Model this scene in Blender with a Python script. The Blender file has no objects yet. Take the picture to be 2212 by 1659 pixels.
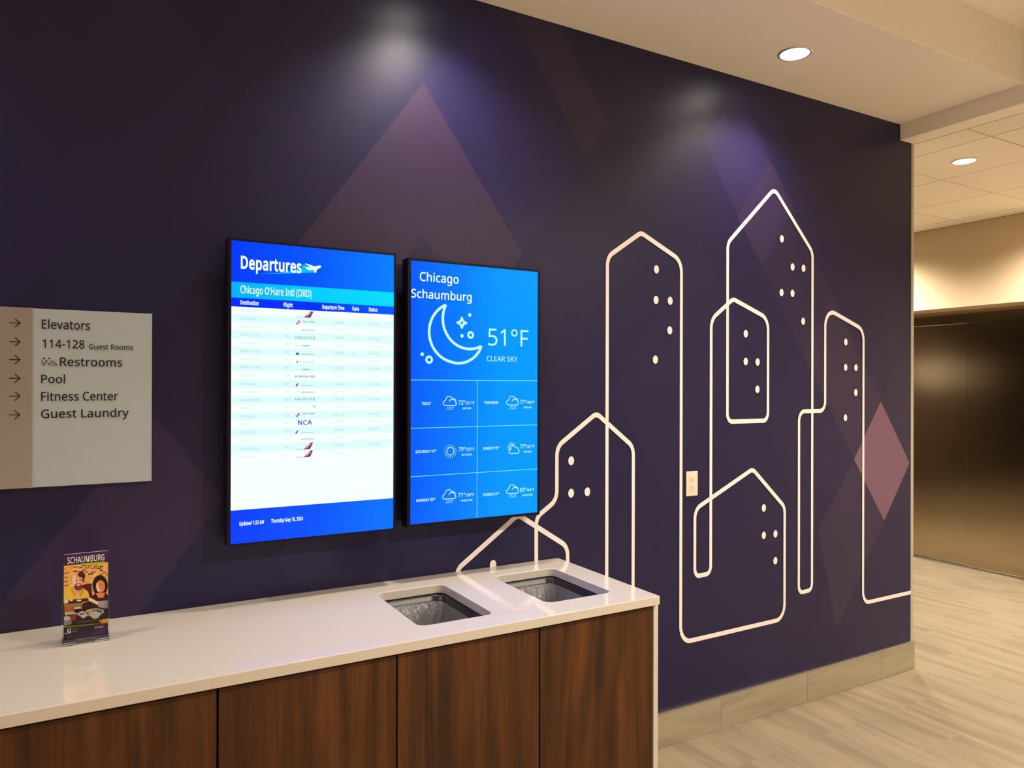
import bpy, bmesh, math, random
from mathutils import Vector, Matrix

SC = bpy.context.scene
COL = SC.collection
random.seed(7)

# ------------------------------------------------------------------ camera
EYE = (0.0, -2.54, 1.6252)
YAW, PITCH, ROLL = math.radians(29.690), math.radians(0.0892), math.radians(0.1484)
fw = Vector((math.sin(YAW) * math.cos(PITCH), math.cos(YAW) * math.cos(PITCH), math.sin(PITCH)))
rt = fw.cross(Vector((0, 0, 1))).normalized()
up = rt.cross(fw)
R2 = rt * math.cos(ROLL) + up * math.sin(ROLL)
U2 = up * math.cos(ROLL) - rt * math.sin(ROLL)
cd = bpy.data.cameras.new('camera')
cd.sensor_width = 36.0
cd.lens = 1587.64 / 2212 * 36.0
cam = bpy.data.objects.new('camera', cd)
cam.matrix_world = Matrix((
    (R2.x, U2.x, -fw.x, EYE[0]), (R2.y, U2.y, -fw.y, EYE[1]), (R2.z, U2.z, -fw.z, EYE[2]), (0, 0, 0, 1)))
COL.objects.link(cam)
SC.camera = cam

# ------------------------------------------------------------------ world, exposure
SC.view_settings.view_transform = 'Standard'
SC.view_settings.look = 'None'
SC.view_settings.exposure = 1.18
SC.view_settings.gamma = 1.0
SC.view_settings.use_curve_mapping = False
w = bpy.data.worlds.new('world')
SC.world = w
w.use_nodes = True
w.node_tree.nodes['Background'].inputs[0].default_value = (1.0, 0.85, 0.66, 1)
w.node_tree.nodes['Background'].inputs[1].default_value = 0.02

LAMP_COL = (1.0, 0.88, 0.73)
SOFFIT_W, RAISED_W, LOBBY_W = 38.0, 140.0, 95.0   # watts of the soffit, raised-ceiling and lobby downlights


# ------------------------------------------------------------------ helpers
def lin(r, g, b):
    f = lambda c: (c / 255 / 12.92) if c / 255 <= 0.04045 else ((c / 255 + 0.055) / 1.055) ** 2.4
    return (f(r), f(g), f(b), 1.0)


def mat(name, col, rough=0.5, metal=0.0, spec=0.5, emit=None, strength=0.0, trans=0.0, ior=1.45, coat=0.0):
    m = bpy.data.materials.new(name)
    m.use_nodes = True
    p = m.node_tree.nodes['Principled BSDF']
    p.inputs['Base Color'].default_value = col if len(col) == 4 else (*col, 1)
    p.inputs['Roughness'].default_value = rough
    p.inputs['Metallic'].default_value = metal
    p.inputs['Specular IOR Level'].default_value = spec
    p.inputs['IOR'].default_value = ior
    p.inputs['Transmission Weight'].default_value = trans
    p.inputs['Coat Weight'].default_value = coat
    if emit:
        p.inputs['Emission Color'].default_value = emit if len(emit) == 4 else (*emit, 1)
        p.inputs['Emission Strength'].default_value = strength
    return m


def nodes(m):
    nt = m.node_tree
    return nt, nt.nodes['Principled BSDF'], nt.nodes.new, nt.links.new


class MB:
    """collects shapes with material slots; build() links ONE mesh object"""

    def __init__(self):
        self.v, self.f, self.m, self.mats = [], [], [], []

    def slot(self, m):
        if m not in self.mats:
            self.mats.append(m)
        return self.mats.index(m)

    def add(self, vs, fs, m):
        o = len(self.v)
        self.v += [tuple(x) for x in vs]
        k = self.slot(m)
        for f in fs:
            self.f.append([i + o for i in f])
            self.m.append(k)

    def box(self, x0, x1, y0, y1, z0, z1, m):
        v = [(x, y, z) for x in (x0, x1) for y in (y0, y1) for z in (z0, z1)]
        self.add(v, [(0, 1, 3, 2), (4, 6, 7, 5), (0, 4, 5, 1), (2, 3, 7, 6), (0, 2, 6, 4), (1, 5, 7, 3)], m)

    def poly(self, pts, y, m):
        """flat polygon on a plane of constant y, facing -y; pts in (x, z)"""
        a = sum(p[0] * q[1] - q[0] * p[1] for p, q in zip(pts, pts[1:] + pts[:1]))
        if a < 0:
            pts = pts[::-1]
        self.add([(p[0], y, p[1]) for p in pts], [tuple(range(len(pts)))], m)

    def rect(self, x0, x1, z0, z1, y, m):
        self.poly([(x0, z0), (x1, z0), (x1, z1), (x0, z1)], y, m)

    def ell(self, cx, cz, rx, rz, y, m, n=28, rot=0):
        c, s = math.cos(rot), math.sin(rot)
        self.poly([(cx + rx * math.cos(t) * c - rz * math.sin(t) * s, cz + rx * math.cos(t) * s + rz * math.sin(t) * c)
                   for t in [2 * math.pi * i / n for i in range(n)]], y, m)

    def stroke(self, pts, wid, y, m, closed=False, zs=1.0, rise=0.0):
        """flat ribbon along pts (x, z); zs stretches the pen vertically"""
        P = [Vector((p[0], p[1] / zs)) for p in pts]
        n = len(P)
        Lf, Rt = [], []
        for i in range(n):
            a = P[i - 1] if (i > 0 or closed) else None
            b = P[(i + 1) % n] if (i < n - 1 or closed) else None
            d1 = (P[i] - a).normalized() if a is not None else None
            d2 = (b - P[i]).normalized() if b is not None else None
            d1 = d1 or d2
            d2 = d2 or d1
            t = (d1 + d2)
            t = t.normalized() if t.length > 1e-6 else d1
            nn = Vector((-t.y, t.x))
            k = max(0.35, nn.dot(Vector((-d1.y, d1.x))))
            Lf.append(P[i] + nn * wid / 2 / k)
            Rt.append(P[i] - nn * wid / 2 / k)
        yy = [y - rise * i / max(1, n - 1) for i in range(n)]
        vs = [(q.x, h, q.y * zs) for q, h in zip(Rt, yy)] + [(q.x, h, q.y * zs) for q, h in zip(Lf, yy)]
        fs = []
        for i in range(n if closed else n - 1):
            j = (i + 1) % n
            fs.append((i, j, n + j, n + i))
        self.add(vs, fs, m)

    def text(self, s, x0, x1, z, cap, y, m, bold=0.0, depth=0.0):
        """lettering fitted between x0 and x1, baseline z, capital height cap, facing -y"""
        vs, fs, bx0, bx1 = glyphs(s, bold)
        sx = (x1 - x0) / (bx1 - bx0)
        sz = cap / CAP
        V = [(x0 + (v[0] - bx0) * sx, y, z + v[1] * sz) for v in vs]
        self.add(V, fs, m)

    def tube(self, pts, r, m, n=8):
        P = [Vector(p) for p in pts]
        vs, fs = [], []
        for i, p in enumerate(P):
            d = (P[min(i + 1, len(P) - 1)] - P[max(i - 1, 0)]).normalized()
            a = d.cross(Vector((0, 1, 0.01))).normalized()
            b = d.cross(a)
            for k in range(n):
                t = 2 * math.pi * k / n
                vs.append(p + a * r * math.cos(t) + b * r * math.sin(t))
        for i in range(len(P) - 1):
            for k in range(n):
                fs.append((i * n + k, i * n + (k + 1) % n, (i + 1) * n + (k + 1) % n, (i + 1) * n + k))
        fs.append(tuple(range(n))[::-1])
        fs.append(tuple((len(P) - 1) * n + k for k in range(n)))
        self.add(vs, fs, m)

    def build(self, name, parent=None, bevel=0.0, smooth=False, recalc=False):
        me = bpy.data.meshes.new(name)
        me.from_pydata(self.v, [], self.f)
        for m in self.mats:
            me.materials.append(m)
        me.polygons.foreach_set('material_index', self.m)
        if recalc:
            b = bmesh.new()
            b.from_mesh(me)
            bmesh.ops.recalc_face_normals(b, faces=b.faces)
            b.to_mesh(me)
            b.free()
        if smooth:
            me.polygons.foreach_set('use_smooth', [True] * len(me.polygons))
        me.update()
        o = bpy.data.objects.new(name, me)
        COL.objects.link(o)
        if parent is not None:
            o.parent = parent
            o.matrix_parent_inverse = Matrix.Translation(-Vector(parent.location))
        if bevel:
            b = o.modifiers.new('bevel', 'BEVEL')
            b.width = bevel
            b.segments = 2
            b.limit_method = 'ANGLE'
            b.angle_limit = math.radians(40)
        return o


# outlines of a plain humanist sans alphabet: character, advance, contours (1/1000 units)
LETTERS = """
' 180 128,573,112,366,68,366,52,573
( 240 32,220,33,263,38,306,45,348,54,389,67,429,83,468,103,504,125,540,150,573,217,573,182,521,154,465,132,407,116,346,107,284,103,221,105,179,109,139,116,98,126,58,139,19,154,-20,172,-57,192,-92,216,-127,150,-127,125,-94,103,-60,83,-24,67,14,54,53,45,94,38,135,33,177
) 240 209,220,207,177,203,135,196,94,186,53,173,14,158,-24,139,-60,116,-94,91,-127,25,-127,48,-92,69,-57,87,-20,102,19,114,58,124,98,131,139,136,179,137,221,136,263,131,304,124,346,114,386,102,426,87,465,69,503,48,539,24,573,91,573,116,540,139,504,158,468,173,429,186,389,196,348,203,306,207,263
, 215 154,84,136,23,111,-42,85,-103,33,-103,49,-38,63,31,73,93,148,93
- 258 32,184,32,246,226,246,226,184
/ 298 290,573,77,0,8,0,221,573
0 458 419,287,409,163,401,128,390,97,376,70,359,47,339,27,316,12,290,1,261,-6,229,-8,188,-4,153,8,122,27,97,54,76,88,60,129,48,176,42,229,39,287,41,346,48,399,58,446,73,486,93,520,119,547,149,566,186,578,229,581,269,578,304,566,335,547,361,520,382,486,399,446,410,399,417,346;110,287,111,238,115,194,121,156,131,125,143,98,159,78,178,64,202,55,229,52,256,55,279,64,298,78,314,98,326,124,336,156,343,194,347,238,348,287,347,336,343,380,336,417,326,449,314,475,298,495,279,510,256,518,229,521,202,518,178,510,159,495,143,475,131,449,121,417,115,380,111,336
1 458 285,0,216,0,216,400,216,439,217,470,219,499,196,477,169,455,108,405,71,452,226,573,285,573
2 458 417,0,38,0,38,59,188,210,261,287,306,353,315,376,320,399,322,424,318,453,309,477,294,496,273,510,249,518,221,520,194,519,169,514,147,506,83,466,45,513,94,548,153,572,221,581,255,579,285,572,313,562,336,548,356,531,372,510,384,485,391,458,394,428,392,399,386,371,375,344,361,318,344,292,324,267,247,185,128,67,128,64,417,64
3 458 395,439,394,414,389,392,381,372,370,355,356,339,340,326,321,316,300,307,277,302,277,298,319,290,353,276,379,255,398,229,409,198,413,163,410,131,403,101,390,74,371,50,348,30,318,14,283,2,241,-6,193,-8,110,-1,36,23,36,89,114,61,194,51,241,55,278,65,305,81,324,104,335,132,339,164,337,187,331,206,320,223,306,236,288,247,265,255,240,261,211,264,179,265,123,265,123,326,180,326,209,327,236,332,259,339,278,350,294,362,307,377,316,394,321,413,323,434,320,460,311,481,295,498,274,511,249,519,219,521,164,515,117,498,75,473,39,521,61,537,87,550,115,563,147,573,181,579,218,581,273,576,317,563,352,540,376,511,390,477
4 458 443,130,359,130,359,0,291,0,291,130,17,130,17,190,286,576,359,576,359,193,443,193;291,374,291,412,293,444,294,474,295,500,292,500,276,468,257,438,86,193,291,193
5 458 221,351,258,349,292,342,322,331,349,316,371,297,389,274,402,247,410,217,413,183,410,145,402,111,387,81,368,54,343,32,314,15,280,2,242,-5,199,-8,116,0,51,23,51,90,121,62,200,52,227,54,252,58,274,65,293,76,310,89,323,106,333,126,339,149,341,176,337,210,325,239,306,262,279,279,243,289,197,292,146,288,99,280,64,302,86,573,373,573,373,508,146,508,132,342,169,348
6 458 44,245,51,342,75,433,87,461,103,486,121,510,143,530,168,548,196,562,228,572,265,578,306,581,344,579,377,573,377,513,344,520,308,523,273,521,242,515,216,504,193,491,173,474,158,454,145,431,134,407,127,380,115,291,119,291,150,326,194,350,255,358,287,356,316,349,342,338,365,322,384,303,400,279,412,251,419,220,421,184,419,147,411,112,399,82,382,55,361,33,336,15,307,2,275,-5,239,-8,212,-6,187,-1,163,7,140,19,119,35,101,54,84,76,70,103,59,133,51,166,46,204;238,51,270,55,297,66,320,84,337,109,348,143,351,184,348,218,339,247,324,271,302,289,274,300,241,303,217,301,195,296,175,287,157,276,143,263,131,248,122,232,117,215,115,198,123,146,146,99,185,64,201,57,219,53
7 458 109,0,344,508,35,508,35,573,419,573,419,518,187,0
8 458 229,581,261,579,291,574,318,565,341,553,362,538,378,519,390,497,398,472,400,443,399,421,394,401,385,383,346,338,291,303,355,265,373,250,389,234,401,216,411,196,417,173,419,148,416,118,408,90,395,65,378,44,356,26,330,11,300,1,267,-6,231,-8,192,-6,157,0,126,10,100,24,78,42,61,63,49,87,42,115,39,146,41,171,47,194,56,214,68,232,82,249,99,264,158,299,107,336,71,383,64,401,59,422,58,444,60,472,68,497,80,518,97,537,117,552,141,565,168,573,197,579;108,145,112,119,121,96,138,76,161,60,192,51,229,48,265,51,295,60,319,76,336,96,346,120,350,148,348,166,343,182,335,197,293,235,229,265,217,270,157,237,121,197,114,182,110,164;228,524,200,521,176,514,155,502,139,486,130,466,127,441,128,422,133,406,141,391,179,357,232,330,282,357,317,392,325,406,329,423,330,441,327,466,318,486,302,502,282,514,257,521
9 458 417,328,410,231,387,139,374,112,358,86,340,63,318,42,293,25,265,11,232,0,195,-6,154,-8,117,-6,82,0,82,60,115,53,152,50,188,52,218,58,245,68,268,82,287,99,303,118,316,141,327,165,334,192,346,281,341,281,310,247,266,223,204,214,173,216,144,223,118,235,95,250,76,270,61,294,49,321,42,352,40,387,43,426,50,460,63,491,80,517,101,540,127,557,156,570,188,578,223,581,250,579,275,574,299,565,322,553,342,537,361,518,377,495,391,469,402,439,410,406,415,369;223,521,192,518,165,507,142,488,124,463,113,429,110,388,113,354,122,325,137,301,158,284,186,273,220,269,244,271,266,276,286,285,304,296,318,310,330,325,339,341,344,358,346,374,338,426,315,474,277,508,260,516,242,520
: 215 58,43,59,61,64,75,72,85,82,92,94,96,107,97,120,96,132,92,142,85,151,75,156,61,157,43,156,26,151,12,142,2,132,-6,120,-10,107,-11,94,-10,82,-6,72,2,64,12,59,26;58,387,59,405,64,419,72,429,82,436,94,440,107,441,120,440,132,436,142,429,151,419,156,405,157,387,156,369,151,355,142,345,132,338,120,333,107,332,94,333,82,338,72,345,64,355,59,369
A 512 437,0,368,177,141,177,73,0,0,0,224,575,289,575,512,0;282,415,274,438,263,473,255,500,247,468,238,438,230,415,165,241,346,241
B 521 241,573,307,569,361,558,404,541,434,515,453,478,459,431,457,409,453,389,446,371,437,354,424,340,409,328,392,317,372,309,350,304,350,300,415,279,433,267,448,253,461,236,470,215,476,191,478,163,475,130,467,100,454,74,436,52,413,33,385,19,354,8,318,2,279,0,78,0,78,573;256,329,300,331,334,339,357,352,372,371,381,394,384,423,380,451,369,474,351,490,324,502,289,509,245,511,150,511,150,329;150,269,150,61,265,61,311,64,346,74,371,91,388,112,398,138,401,168,399,188,395,205,388,221,377,235,362,247,344,256,321,263,293,267,260,269
C 507 323,517,294,516,266,510,241,502,217,490,196,474,178,456,162,434,149,410,139,383,131,353,127,321,125,286,128,241,135,200,147,164,164,132,186,105,213,83,244,68,281,58,322,55,394,62,460,78,460,15,393,-2,312,-8,257,-4,208,8,166,28,130,56,101,90,78,131,62,178,52,230,49,287,51,329,57,369,67,406,81,440,99,471,120,499,145,523,174,543,206,559,242,571,281,578,324,581,409,572,482,547,453,486,394,508
D 585 536,292,533,231,521,177,501,131,474,91,439,58,399,33,351,15,297,4,237,0,78,0,78,573,254,573,309,569,359,558,404,540,443,516,476,484,502,446,521,401,533,350;460,289,457,337,449,379,435,415,416,444,391,469,361,487,327,500,287,508,244,511,150,511,150,62,228,62,299,68,357,87,402,119,434,164,454,220
E 446 398,0,78,0,78,573,398,573,398,509,150,509,150,330,383,330,383,268,150,268,150,63,398,63
F 416 150,0,78,0,78,573,398,573,398,509,150,509,150,306,383,306,383,243,150,243
G 584 326,302,524,302,524,22,431,-1,323,-8,267,-4,217,8,173,28,136,55,105,89,81,130,63,176,52,229,49,286,53,343,65,395,84,442,111,482,145,517,186,544,233,564,286,577,346,581,437,572,516,547,489,484,421,508,342,517,298,514,259,505,225,489,195,468,170,441,150,409,136,373,127,332,124,286,127,243,134,202,146,166,164,133,187,106,216,84,251,68,292,58,340,55,404,59,452,68,452,238,326,238
H 594 516,0,443,0,443,267,150,267,150,0,78,0,78,573,150,573,150,330,443,330,443,573,516,573
I 272 239,0,32,0,32,42,99,57,99,515,32,531,32,573,239,573,239,531,172,515,172,57,239,42
K 496 496,0,411,0,209,273,150,222,150,0,78,0,78,573,150,573,150,290,199,345,249,399,403,573,488,573,261,323
L 420 78,0,78,573,150,573,150,64,400,64,400,0
M 727 330,0,142,502,139,502,142,461,144,407,144,347,144,0,78,0,78,573,184,573,361,103,364,103,544,573,650,573,650,0,578,0,578,352,579,408,581,460,584,501,581,501,390,0
N 609 532,0,447,0,141,476,138,476,141,432,143,378,144,320,144,0,78,0,78,573,161,573,467,99,470,99,468,137,466,193,464,249,464,573,532,573
O 626 577,287,576,244,570,204,561,166,547,132,531,101,510,73,486,49,459,29,428,13,393,1,355,-6,314,-8,271,-6,232,1,196,13,165,29,138,49,114,73,94,101,78,132,65,167,56,204,51,245,49,288,52,344,62,396,78,442,100,482,130,517,166,545,208,565,258,577,314,581,369,577,417,565,459,545,495,517,524,483,547,442,564,396,574,344;125,287,127,241,134,200,145,163,161,131,182,104,207,83,238,67,273,58,314,55,354,58,390,67,420,83,445,104,465,131,481,163,492,200,499,241,501,287,496,354,481,411,456,457,421,491,373,511,314,518,274,515,238,506,207,490,182,469,161,443,145,411,134,374,127,333
P 485 229,573,297,568,352,553,393,528,421,495,439,454,444,404,433,336,423,316,411,296,395,278,375,262,351,249,324,238,292,230,256,225,216,223,150,223,150,0,78,0,78,573;223,511,150,511,150,285,208,285,242,286,272,290,298,296,320,306,338,318,352,334,362,352,368,375,370,401,366,435,354,462,334,484,306,499,269,508
R 499 236,573,281,571,320,565,353,555,381,540,404,522,422,500,434,474,442,444,444,410,442,381,437,356,427,334,415,315,401,298,385,285,330,257,487,0,403,0,264,237,150,237,150,0,78,0,78,573;232,510,150,510,150,298,236,298,278,301,312,310,338,325,355,347,366,374,370,407,368,430,363,450,355,467,343,480,328,491,310,500,287,505,261,509
S 440 403,153,400,121,392,92,378,66,359,44,335,26,307,11,274,1,238,-6,198,-8,137,-5,83,4,41,19,41,88,113,65,201,55,228,56,252,60,273,66,290,74,305,85,316,98,324,113,329,129,330,147,329,164,325,180,318,194,308,207,295,218,277,230,196,265,131,294,85,330,57,375,48,435,51,464,58,490,71,513,89,533,110,550,136,563,165,573,197,579,231,581,318,572,389,549,366,487,302,508,229,517,207,516,187,513,169,507,155,499,142,489,133,478,126,464,122,450,121,434,122,416,126,400,133,386,143,373,156,362,172,351,246,318,332,279,353,264,371,247,385,228,395,206,401,181
T 446 259,0,187,0,187,509,8,509,8,573,437,573,437,509,259,509
U 586 513,202,511,164,503,128,489,95,470,65,446,40,416,20,380,4,338,-5,290,-8,225,-2,171,18,128,50,97,93,78,144,72,204,72,573,144,573,144,201,148,158,161,122,182,93,211,72,248,59,294,55,327,57,355,63,379,73,399,88,415,105,427,126,435,149,440,174,442,202,442,573,513,573
V 481 481,573,277,0,204,0,0,573,75,573,204,205,220,160,231,119,241,80,250,119,262,161,277,207,405,573
W 746 735,573,583,0,510,0,399,375,389,410,380,443,373,471,370,488,367,471,361,443,352,409,342,373,234,0,161,0,10,573,85,573,174,223,183,186,190,151,196,118,201,87,206,119,213,154,222,191,232,227,333,573,407,573,512,225,523,187,532,151,538,117,544,87,550,129,560,175,572,224,660,573
Y 454 227,291,376,573,454,573,263,222,263,0,191,0,191,219,0,573,79,573
a 450 231,437,279,433,318,422,347,403,368,375,381,338,385,293,385,0,334,0,320,61,317,61,279,22,234,-1,172,-8,148,-7,124,-2,103,6,84,16,68,30,55,48,45,68,39,92,37,119,43,159,59,192,87,219,127,238,179,251,243,257,316,259,316,285,313,317,306,342,293,359,275,371,253,378,227,380,163,370,106,347,84,400,151,426;252,208,204,203,167,195,141,182,124,165,113,144,110,119,112,97,120,79,132,66,148,56,167,51,188,49,223,52,253,62,279,79,299,103,311,134,315,172,315,210
b 493 139,461,138,410,135,373,139,373,153,390,169,405,189,419,213,429,240,435,272,437,322,431,365,412,401,381,428,338,444,283,449,215,447,168,439,127,427,91,410,61,390,36,365,17,337,3,306,-5,272,-8,240,-6,213,0,189,10,169,24,153,38,139,55,133,55,119,0,68,0,68,609,139,609;260,379,231,377,207,371,188,361,172,348,159,330,150,308,144,282,140,252,139,217,139,214,142,165,150,125,165,93,187,69,219,55,261,51,297,55,325,69,348,93,363,126,373,166,376,216,373,265,363,306,348,338,325,360,296,374
c 385 241,-8,204,-5,170,2,139,15,112,34,88,58,69,87,55,123,47,165,44,213,47,262,56,305,71,342,90,372,114,396,142,415,174,428,208,435,245,438,309,431,358,415,337,356,292,370,244,376,217,374,193,368,172,358,155,343,141,325,131,303,123,277,119,247,117,213,119,181,123,152,131,126,141,104,155,86,172,71,191,61,214,55,240,53,302,60,351,78,351,15,304,-2
d 493 221,-8,171,-2,128,17,92,48,65,91,49,146,44,214,49,282,66,338,93,381,128,413,171,432,221,438,280,429,323,407,354,374,359,374,356,405,354,438,354,609,425,609,425,0,368,0,358,58,354,58,323,24,279,1;232,51,273,55,305,67,328,88,343,117,352,154,355,200,355,213,352,263,343,304,329,336,306,360,274,375,231,379,196,374,168,359,146,334,130,300,120,260,117,213,120,165,130,125,146,93,168,69,197,55
e 452 234,438,269,435,301,427,329,414,354,396,374,373,390,346,402,315,409,281,411,244,411,201,117,201,122,157,134,119,154,90,181,69,215,56,254,52,327,60,392,82,392,20,327,-1,251,-8,212,-5,176,3,143,17,114,36,90,61,70,91,56,126,47,167,44,212,47,257,55,297,68,333,86,364,108,390,134,411,164,426,198,435;233,380,202,377,175,366,154,348,137,323,125,293,119,257,338,257,336,281,333,302,326,322,318,338,306,353,292,364,276,373,256,378
g 493 221,438,248,436,273,431,297,422,319,409,338,393,355,373,359,373,369,430,425,430,425,-7,423,-46,416,-80,404,-109,388,-135,367,-155,341,-172,310,-183,274,-190,233,-192,147,-186,78,-165,78,-100,149,-125,237,-134,271,-130,300,-119,324,-101,341,-77,352,-48,355,-13,355,4,356,32,358,57,354,57,338,37,320,21,299,8,275,-1,250,-6,221,-8,170,-2,126,18,91,51,65,95,49,149,44,214,49,278,65,332,91,377,126,411,169,431;230,379,207,376,187,370,169,359,153,344,140,326,130,303,123,277,119,247,117,213,120,165,130,124,146,92,169,68,197,54,232,50,288,58,303,65,315,74,326,85,349,131,356,197,356,214,355,251,350,282,343,309,332,331,319,348,302,362,281,371,257,377
h 495 139,431,138,399,135,370,140,370,174,407,221,429,273,437,306,435,335,430,360,421,382,408,399,391,413,370,423,344,429,314,431,280,431,0,361,0,361,275,358,307,351,333,338,353,319,367,295,376,265,379,235,377,210,370,189,360,173,347,160,329,150,308,144,283,140,254,139,222,139,0,68,0,68,609,139,609
i 207 139,430,139,0,68,0,68,430;104,591,133,580,140,572,144,560,145,546,144,532,140,521,133,512,104,501,93,502,83,506,75,512,68,521,64,532,63,546,64,560,68,572,75,580,83,586,93,590
j 207 18,-192,-18,-190,-44,-183,-44,-126,-19,-132,9,-134,25,-132,39,-128,51,-120,61,-108,66,-90,68,-67,68,430,139,430,139,-64,137,-90,133,-113,126,-133,116,-151,103,-166,87,-177,67,-186,44,-191;63,546,64,560,68,572,75,580,83,586,93,590,104,591,133,580,140,572,144,560,145,546,144,532,140,521,133,512,104,501,93,502,83,506,75,512,68,521,64,532
k 428 138,291,137,257,135,221,138,221,152,240,172,264,189,285,326,430,409,430,235,246,421,0,336,0,187,200,138,158,138,0,68,0,68,609,138,609
l 207 139,0,68,0,68,609,139,609
m 750 540,438,584,434,621,421,649,401,669,371,681,330,685,280,685,0,615,0,615,277,613,308,606,333,594,353,577,367,555,376,528,379,490,374,460,362,438,342,423,315,414,280,411,237,411,0,342,0,342,277,332,333,325,347,315,359,303,367,289,374,272,377,253,379,227,377,204,370,185,360,170,347,158,329,150,308,144,283,140,255,139,223,139,0,68,0,68,430,125,430,136,371,140,371,173,409,217,431,266,438,298,436,325,430,349,420,369,406,386,388,398,366,402,366,418,388,438,406,461,420,486,430,512,436
n 495 275,438,322,434,361,421,391,401,413,371,426,330,431,280,431,0,361,0,361,275,358,307,351,333,338,353,319,367,295,376,265,379,222,374,189,361,166,338,151,308,142,269,139,223,139,0,68,0,68,430,125,430,136,371,140,371,175,409,222,431
o 485 442,216,440,181,436,150,428,121,417,95,404,71,388,51,369,33,348,18,324,7,299,-1,271,-6,241,-8,214,-6,188,-1,163,7,140,18,119,33,100,51,84,71,70,95,59,121,51,150,46,181,44,216,47,261,55,301,68,336,87,367,110,392,137,412,169,426,204,435,244,438,281,435,316,426,347,412,374,392,398,367,417,336,431,301,439,261;117,216,119,184,123,154,130,128,141,105,155,86,172,71,192,59,216,53,243,51,270,53,294,59,314,71,331,86,345,105,356,128,363,154,367,184,369,216,367,248,363,277,355,303,345,325,331,344,314,359,294,370,270,376,242,379,202,374,171,359,147,335,130,303,120,263
p 493 273,438,322,432,365,413,401,383,428,339,444,284,449,216,447,170,439,129,427,93,410,62,390,37,365,17,337,3,306,-5,272,-8,213,1,170,24,139,55,134,55,137,20,139,-16,139,-192,68,-192,68,430,126,430,136,371,139,371,170,405,213,429;260,379,233,377,210,371,190,362,174,349,161,333,152,313,145,289,141,261,139,229,139,216,140,182,144,152,150,126,159,103,172,85,188,70,208,59,233,53,261,51,286,53,308,60,326,72,341,88,354,108,364,131,371,157,375,186,376,217,373,262,363,302,348,334,325,359,296,374
r 331 269,438,295,437,319,433,310,368,287,372,264,374,217,363,176,334,149,289,139,229,139,0,68,0,68,430,126,430,134,351,137,351,170,395,214,426,231,433,249,437
s 384 348,119,346,92,339,69,327,49,311,32,292,18,268,6,241,-2,210,-6,176,-8,99,-1,42,19,42,83,104,60,178,49,211,51,236,57,256,66,269,79,277,94,280,112,271,141,239,167,174,196,103,228,84,239,69,252,57,266,48,283,43,302,41,324,46,358,61,386,85,408,118,425,157,435,202,438,275,430,339,409,315,353,258,372,197,380,171,379,149,374,131,366,118,356,111,343,108,328,119,298,154,274,219,246,289,215,306,203,321,191,333,176,341,159,346,140
t 289 212,50,245,53,272,59,272,5,240,-4,200,-8,178,-7,157,-3,138,4,120,13,104,27,91,44,82,66,76,93,74,125,74,375,13,375,13,409,75,437,103,528,144,528,144,430,269,430,269,375,144,375,144,127,146,103,153,83,163,69,177,58,193,52
u 495 427,430,427,0,370,0,359,57,356,57,321,20,273,-1,220,-8,187,-6,159,-1,134,8,112,21,95,38,81,59,71,85,65,114,63,148,63,430,135,430,135,153,137,122,145,96,158,76,176,62,200,53,230,51,260,53,285,59,306,69,323,82,336,100,345,121,352,146,356,175,357,206,357,430
v 407 163,0,0,430,75,430,167,176,180,137,193,96,201,63,204,63,214,96,227,138,241,176,332,430,407,430,244,0
x 424 170,220,22,430,102,430,213,268,322,430,402,430,253,220,410,0,330,0,213,172,94,0,14,0
y 409 1,430,76,430,169,185,184,144,196,105,205,68,209,68,224,121,245,186,333,430,409,430,224,-59,188,-130,173,-148,157,-164,138,-176,117,-185,94,-191,67,-192,34,-190,9,-186,9,-130,30,-133,56,-135,99,-126,130,-99,152,-59,174,-2
° 343 172,334,147,336,125,341,105,350,87,362,72,376,60,393,51,413,46,434,44,457,46,481,51,502,60,522,72,539,86,553,104,565,124,574,147,579,172,581,196,579,218,574,238,565,256,553,271,539,283,522,292,502,297,481,299,457,297,434,292,413,283,393,271,376,256,362,238,350,218,341,196,336;172,382,196,384,215,391,229,403,239,418,245,436,247,457,245,479,239,498,228,513,214,525,195,532,172,534,149,532,129,525,115,513,104,498,98,479,96,457,98,436,104,418,115,403,129,391,149,384
"""
ALPHA = {}
for row in LETTERS.strip("\n").split("\n"):
    adv, cont = row[2:].split(" ", 1)
    ALPHA[row[0]] = (int(adv) / 1000, [[float(q) / 1000 for q in part.split(",")] for part in cont.split(";")])
CAP = max(ALPHA["H"][1][0][1::2])
_G = {}


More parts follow.
